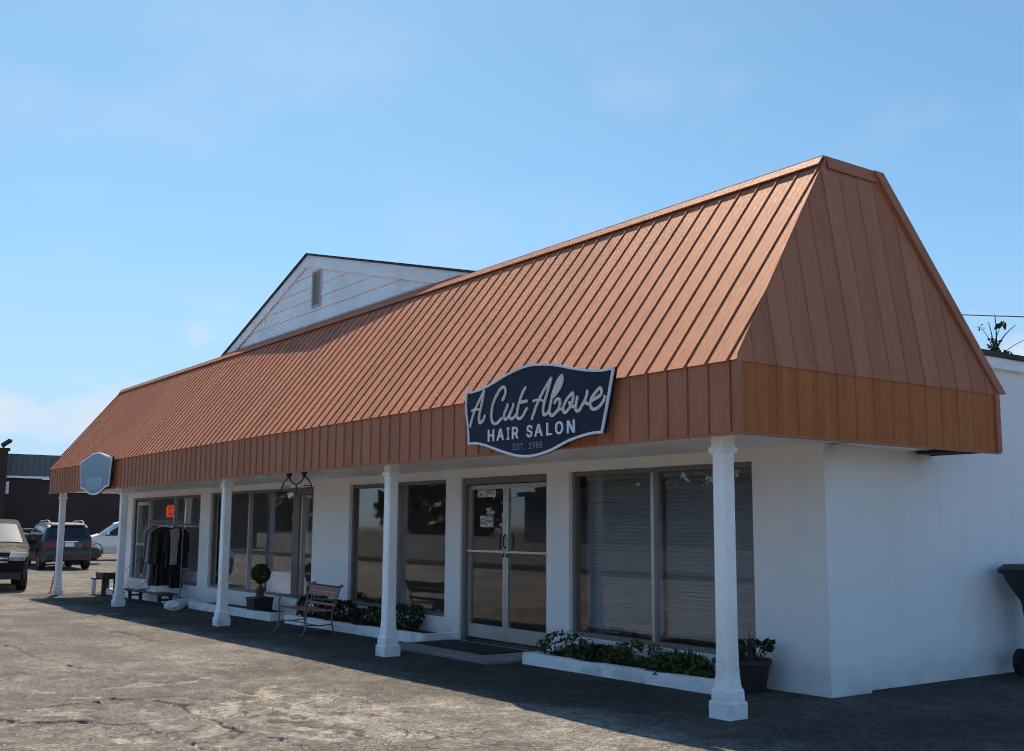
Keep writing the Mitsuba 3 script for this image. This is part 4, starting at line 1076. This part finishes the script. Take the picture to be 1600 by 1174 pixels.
def make_car(name, de, kind, paint_mat, x, y, z, heading, scale, rails=False, badge=False, roof_mat=None, group='parked cars', ws_mat=None):
    P_ = car_profile(kind)
    k = thing(name, de, 'car', group)
    hw = 0.92

    def warp(v):
        v = np.array(v, float)
        t = np.clip((v[:, 2] - P_['belt']) / (P_['roof'] - P_['belt']), 0, 1.1)
        f = 1 - 0.27 * t ** 1.15
        lowt = np.clip((0.62 - v[:, 2]) / 0.4, 0, 1)
        f *= 1 - 0.06 * lowt
        e = np.clip((np.abs(v[:, 0]) - P_['L'] * 0.66) / (P_['L'] * 0.34), 0, 1)
        f *= 1 - 0.15 * e ** 2.2
        v[:, 1] *= f
        # plan view rounding of nose and tail
        yy = np.clip(np.abs(v[:, 1]) / hw, 0, 1)
        v[:, 2] -= 0.10 * np.clip((v[:, 2] - 0.75) / 0.9, 0, 1) * yy ** 4
        v[:, 0] *= 1 - 0.075 * e * yy ** 3
        return v
    ca, sa = math.cos(heading), math.sin(heading)
    M = np.array([[ca * scale, -sa * scale, 0, x], [sa * scale, ca * scale, 0, y], [0, 0, scale, z], [0, 0, 0, 1.0]])

    def fin(m, do_warp=True):
        m = m.copy()
        if do_warp:
            m.vertices = warp(m.vertices)
        m.apply_transform(M)
        return m
    prof = Polygon(P_['side']).buffer(-0.04).buffer(0.04)
    arches = unary_union([Point(s * P_['wb'], P_['wr']).buffer(P_['wr'] + 0.055) for s in (-1, 1)])
    sidep = prof.difference(arches)
    inner = prof.intersection(sbox(-3, 0.30, 3, 3))

    def slab(poly, y0, y1, size):
        m = wallxz(poly, y0, y1)
        return m.subdivide_to_size(size)
    body = cat(slab(sidep, -hw, -hw + 0.28, 0.16), slab(inner, -hw + 0.281, hw - 0.281, 0.2), slab(sidep, hw - 0.28, hw, 0.16))
    obj('body', fin(body), paint_mat, k, smooth=32)
    for s in (-1, 1):
        for w in P_['win']:
            m = slab(Polygon(w), s * hw - 0.004, s * hw + 0.004, 0.2)
            obj('side_window', fin(m), CARGLASS, k, smooth=30)
        for wx in (-P_['wb'], P_['wb']):
            rr, ww = P_['wr'], 0.23
            ty = lathe([(rr * 0.62, -ww / 2), (rr * 0.92, -ww / 2), (rr, -ww / 2 + 0.04), (rr, ww / 2 - 0.04), (rr * 0.92, ww / 2), (rr * 0.62, ww / 2)], 28)
            Rm = trimesh.transformations.rotation_matrix(math.pi / 2, [1, 0, 0])
            ty.apply_transform(Rm); ty.apply_translation([wx, s * (hw - 0.135), rr])
            kw = obj('wheel', fin(ty, False), TYRE, k, smooth=40)
            ri = cat([lathe([(0.0, -0.05), (0.07, -0.06), (0.07, 0.06), (0.0, 0.05)], 14), lathe([(rr * 0.57, -0.08), (rr * 0.625, -0.08), (rr * 0.625, 0.08), (rr * 0.57, 0.08)], 24)] + [place(trimesh.creation.box(extents=(rr * 0.6, 0.05, 0.09)), np.array([math.cos(q) * rr * 0.3, math.sin(q) * rr * 0.3, 0]), np.array([math.cos(q), math.sin(q), 0]), np.array([-math.sin(q), math.cos(q), 0]), np.array([0, 0, 1.0])) for q in np.arange(5) * 2 * math.pi / 5])
            ri.apply_transform(Rm); ri.apply_translation([wx, s * (hw - 0.10), rr])
            obj('rim', fin(ri, False), RIM, kw)
        # lamps, mirror
        zl = 0.86 if kind == 'suv' else 0.70
        hl = slab(Polygon([(P_['L'] - 0.42, zl + 0.02), (P_['L'] - 0.10, zl - 0.04), (P_['L'] + 0.012, zl - 0.12), (P_['L'] + 0.0, zl - 0.03), (P_['L'] - 0.13, zl + 0.085), (P_['L'] - 0.40, zl + 0.12)]), s * 0.52, s * (hw + 0.004), 0.12)
        obj('headlight', fin(hl), LAMP, k, smooth=30)
        zt = 0.92 if kind == 'suv' else 0.80
        tl = slab(Polygon([(-P_['L'] - 0.004, zt - 0.10), (-P_['L'] + 0.30, zt - 0.05), (-P_['L'] + 0.28, zt + 0.10), (-P_['L'] + 0.045, zt + 0.12)]), s * 0.62, s * (hw + 0.004), 0.12)
        obj('taillight', fin(tl), REDLAMP, k, smooth=30)
        mr = bx(0.78 if kind == 'suv' else 0.70, 0.90 if kind == 'suv' else 0.82, s * (hw + 0.02), s * (hw + 0.20), P_['belt'] + 0.03, P_['belt'] + 0.18, 0.03)
        obj('mirror', fin(mr, False), paint_mat, k)
        if rails:
            rl = tube(smooth_curve([(-1.7, s * 0.60, 1.70), (-1.6, s * 0.60, 1.745), (-0.5, s * 0.61, 1.785), (0.15, s * 0.60, 1.765), (0.3, s * 0.60, 1.72)], 20), 0.022, 8)
            obj('roof_rail', fin(rl, False), ALU, k)
    (a, b), (c, d) = P_['ws']
    off = np.array([(d - b), -(c - a)]); off = off / np.linalg.norm(off) * (1 if (d - b) * 1 - 0 > 0 else -1) * 0.012
    off = np.array([0.010, 0.010])
    ws = slab(Polygon([(a + off[0], b + off[1]), (c + off[0], d + off[1]), (c - 0.02, d - 0.02), (a - 0.02, b - 0.02)]), -0.80, 0.80, 0.2)
    obj('windshield', fin(ws), ws_mat or CARGLASS, k, smooth=30)
    (a, b), (c, d) = P_['rw']
    rw = slab(Polygon([(a - 0.012, b + 0.008), (c - 0.012, d + 0.008), (c + 0.02, d - 0.02), (a + 0.02, b - 0.02)]), -0.78, 0.78, 0.2)
    obj('rear_window', fin(rw), CARGLASS, k, smooth=30)
    zg = 0.80 if kind == 'suv' else 0.64
    gr = slab(sbox(P_['L'] - 0.25, zg - 0.12, P_['L'] + 0.006, zg + 0.035), -0.50, 0.50, 0.2)
    obj('grille', fin(gr), BLACK, k)
    if badge:
        obj('grille_bar', fin(cat(slab(sbox(P_['L'] - 0.2, zg - 0.02, P_['L'] + 0.022, zg + 0.02), -0.50, 0.50, 0.2), slab(sbox(P_['L'] - 0.2, zg - 0.10, P_['L'] + 0.018, zg - 0.075), -0.50, 0.50, 0.2))), CHROME, k)
    obj('front_bumper', fin(slab(sbox(P_['L'] - 0.35, 0.30, P_['L'] + 0.015, 0.46), -0.86, 0.86, 0.2)), PLASTIC_BLACK, k)
    obj('rear_bumper', fin(slab(sbox(-P_['L'] - 0.035, 0.36, -P_['L'] + 0.30, 0.56), -0.90, 0.90, 0.2)), PLASTIC_BLACK, k)
    zp = 0.93 if kind == 'suv' else 0.80
    obj('license_plate', fin(bx(-P_['L'] - 0.03, -P_['L'] + 0.06, -0.16, 0.16, zp - 0.085, zp + 0.075), False), PLATE, k)
    if kind == 'suv':
        obj('tailgate_trim', fin(bx(-P_['L'] - 0.005, -P_['L'] + 0.08, -0.30, 0.30, zp + 0.09, zp + 0.125, 0.01), False), CHROME, k)
        sp = slab(Polygon([(-2.02, 1.60), (-1.70, 1.70), (-1.70, 1.735), (-2.03, 1.665)]), -0.80, 0.80, 0.3)
        obj('spoiler', fin(sp), roof_mat or paint_mat, k)
    if roof_mat:
        rp = slab(Polygon([(-1.76, 1.665), (-1.2, 1.725), (-0.2, 1.745), (0.28, 1.705), (0.28, 1.715), (-0.2, 1.756), (-1.2, 1.736), (-1.76, 1.678)]), -0.86, 0.86, 0.3)
        obj('roof_panel', fin(rp), roof_mat, k, smooth=30)
    return k


GLARE_GLASS = mat('painted_glare_glass', (0.24, 0.28, 0.31), 0.2, clearcoat=0.5)  # glare on one windshield, painted as a pale base colour
gl = float(gz(-40)) + 0.0
make_car('parked_car', 'black car at the left edge facing the viewer with a bright windshield', 'suv', PAINT_GREY, -24.9, -0.80, gl, math.radians(-9), 1.0, badge=True, ws_mat=GLARE_GLASS)
make_car('parked_car', 'dark car with roof rails seen from behind, partly hidden by the leftmost column', 'suv', PAINT_BLACK, -37.6, 3.85, gl, math.radians(178), 0.97, rails=True)
make_car('parked_car', 'dark tall car parked sideways behind the black cars at the left edge', 'suv', PAINT_NAVY, -41.8, 1.75, gl, math.radians(84), 1.17, rails=True)
make_car('parked_car', 'white car seen from the side between the two left columns', 'suv', PAINT_WHITE, -46.6, 9.0, gl, math.radians(-100), 1.03)
make_car('parked_car', 'low dark car half hidden between the car with roof rails and the white car', 'sedan', PAINT_NAVY, -42.0, 4.35, gl, math.radians(78), 1.0)

# ------------------------------------------------------------------ background building at the left
def far_brick(p, n, uv):
    row = p.z / 0.075
    fz = row - dr.floor(row)
    j = smoothstep(0.0, 0.12, fz) * smoothstep(0.0, 0.12, 1 - fz)
    c = mix(mi.Color3f(0.040, 0.024, 0.022), mi.Color3f(0.060, 0.036, 0.031), fbm(p.x, p.y * 0.8, p.z, 4))
    return mix(mi.Color3f(0.055, 0.045, 0.04), c, 0.6 + 0.4 * j)


BRICK = mat('brown_brick', proc(far_brick), 0.85)
GREYMETAL = mat('grey_metal', proc(lambda p, n, uv: mix(mi.Color3f(0.085, 0.105, 0.115), mi.Color3f(0.115, 0.135, 0.145), fbm(p.y * 0.6, p.z * 0.8, 0, 3))), 0.5)
fb_ = thing('brick_building', 'long dark brown brick building with a grey upper box behind the parked cars', 'building')
obj('wall', bx(-75, -60, -18, 46, -0.6, 3.95), BRICK, fb_)
obj('upper_box', bx(-74, -59.9, 6.0, 9.0, 4.12, 5.33), GREYMETAL, fb_)
rib = [bx(-59.92, -59.86, y - 0.02, y + 0.02, 4.13, 5.32) for y in np.arange(6.1, 9.0, 0.3)]
obj('panel_joint', cat(rib), GREYMETAL, fb_)
obj('gutter', bx(-60, -59.75, 6.0, 8.75, 3.98, 4.10), TRIM, fb_, label='white gutter strip under the grey box')
obj('pier', cat(bx(-60, -59.1, 4.6, 6.04, -0.6, 5.42), bx(-60.05, -59.0, 4.5, 6.12, 5.42, 5.58)), BRICK, fb_, label='taller dark brick pier with a flat cap')
obj('downpipe', bx(-59.98, -59.86, 6.18, 6.34, 3.1, 3.78), TRIM, fb_)
fl = thing('floodlight', 'black floodlight on top of the dark brick pier', 'floodlight')
obj('lamp_head', place(bx(-0.25, 0.25, -0.28, 0.28, -0.12, 0.12, 0.06), np.array([-59.5, 6.0, 5.90]), np.array([1.0, 0, 0]), np.array([0, .8, .6]), np.array([0, -.6, .8])), BLACK, fl)
obj('bracket', bx(-59.55, -59.45, 5.80, 5.90, 5.58, 5.82), BLACK, fl)

# ------------------------------------------------------------------ sapling and cable behind the right end of the roof
tr = thing('bare_tree', 'nearly bare young tree top with few leaves above the flat roof', 'tree')
r3 = np.random.default_rng(12)
b0 = np.array([-4.75, 12.0, -0.2])
obj('trunk', tube(smooth_curve([b0 + [0.1, 19 - 12 - 4, 0], (-4.72, 15.4, 2.0), (-4.70, 15.2, 4.4), (-4.70, 15.0, 5.0)], 20) + np.array([-3.5, 3.0, 0.55]), np.linspace(0.09, 0.035, 20), 8), BARK, tr)
bt = np.array([-8.20, 18.0, 5.55])
for off, r0 in (((-0.12, 0.05, 0.85), 0.022), ((0.06, 0.0, 1.0), 0.024), ((0.36, 0.25, 0.72), 0.024), ((-0.28, 0.0, 0.75), 0.014), ((0.15, 0.1, 0.75), 0.018), ((0.9, 0.7, 0.55), 0.012)):
    e = bt + np.array(off) * np.array([1.15, 1.15, 1.0])
    obj('branch', tube(smooth_curve([bt - [0, 0, .1], bt + np.array(off) * [0.4, 0.4, 0.45] + 0.03 * r3.normal(size=3), e], 10), np.linspace(r0, r0 * 0.35, 10), 6), BARK, tr)
obj('crown', cat(leaves(70, bt + [0.02, 0, 0.25], (0.16, 0.16, 0.24), 0.06, 5, shell=0.2), leaves(50, bt + [0.0, 0, 0.02], (0.45, 0.4, 0.10), 0.08, 6, shell=0.2), leaves(6, bt + [0.2, 0.1, 0.75], (0.16, 0.1, 0.04), 0.13, 7), leaves(8, bt + [-0.3, 0, 0.72], (0.08, 0.08, 0.10), 0.05, 8), leaves(20, bt + [1.0, 0.8, 0.35], (0.25, 0.15, 0.12), 0.09, 9)), LEAF_DARK, tr)
cb = smooth_curve([(-34.0, 30.0, 11.9), (-16.32, 30.0, 9.26), (-14.03, 30.0, 8.83), (0.0, 30.0, 7.6)], 40)
tag(obj('utility_cable', tube(cb, 0.022, 6), BLACK), 'thin dark overhead cable crossing the sky at the right', 'cable')

# ------------------------------------------------------------------ what the windows mirror: the far side of the street
STREET = mat('street', proc(lambda p, n, uv: mix(mi.Color3f(0.045, 0.046, 0.048), mi.Color3f(0.07, 0.07, 0.07), fbm(p.x * 1.2, p.y * 1.2, 0, 4))), 0.9)
obj('street', bx(-300, 120, -250, -15, -0.6, 0.02), STREET)
tag('street', 'dark asphalt street beyond the lot', None, None, 'structure')
across = thing('street_building', 'low pale building across the street mirrored in the shop windows', 'building')
obj('wall', bx(-75, -30, -62, -50, -0.5, 4.2), mat('pale_render', (0.07, 0.085, 0.10), 0.8), across)
obj('roof', bx(-75.5, -29.5, -62.5, -49.5, 4.2, 4.6), SHINGLE, across)
far = []
r4 = np.random.default_rng(33)
for x in np.arange(-260, 40, 9.0):
    far.append(leaves(260, (x + 3 * r4.normal(), -95 + 8 * r4.normal(), 4.2 + r4.random()), (6.5, 4, 4.5 + 1.5 * r4.random()), 1.3, int(r4.integers(1e6)), shell=0.5, lo=0.2))
tag(obj('tree_line', cat(far), LEAF_DARK), 'distant row of dark trees across the street', 'trees', kind='stuff')
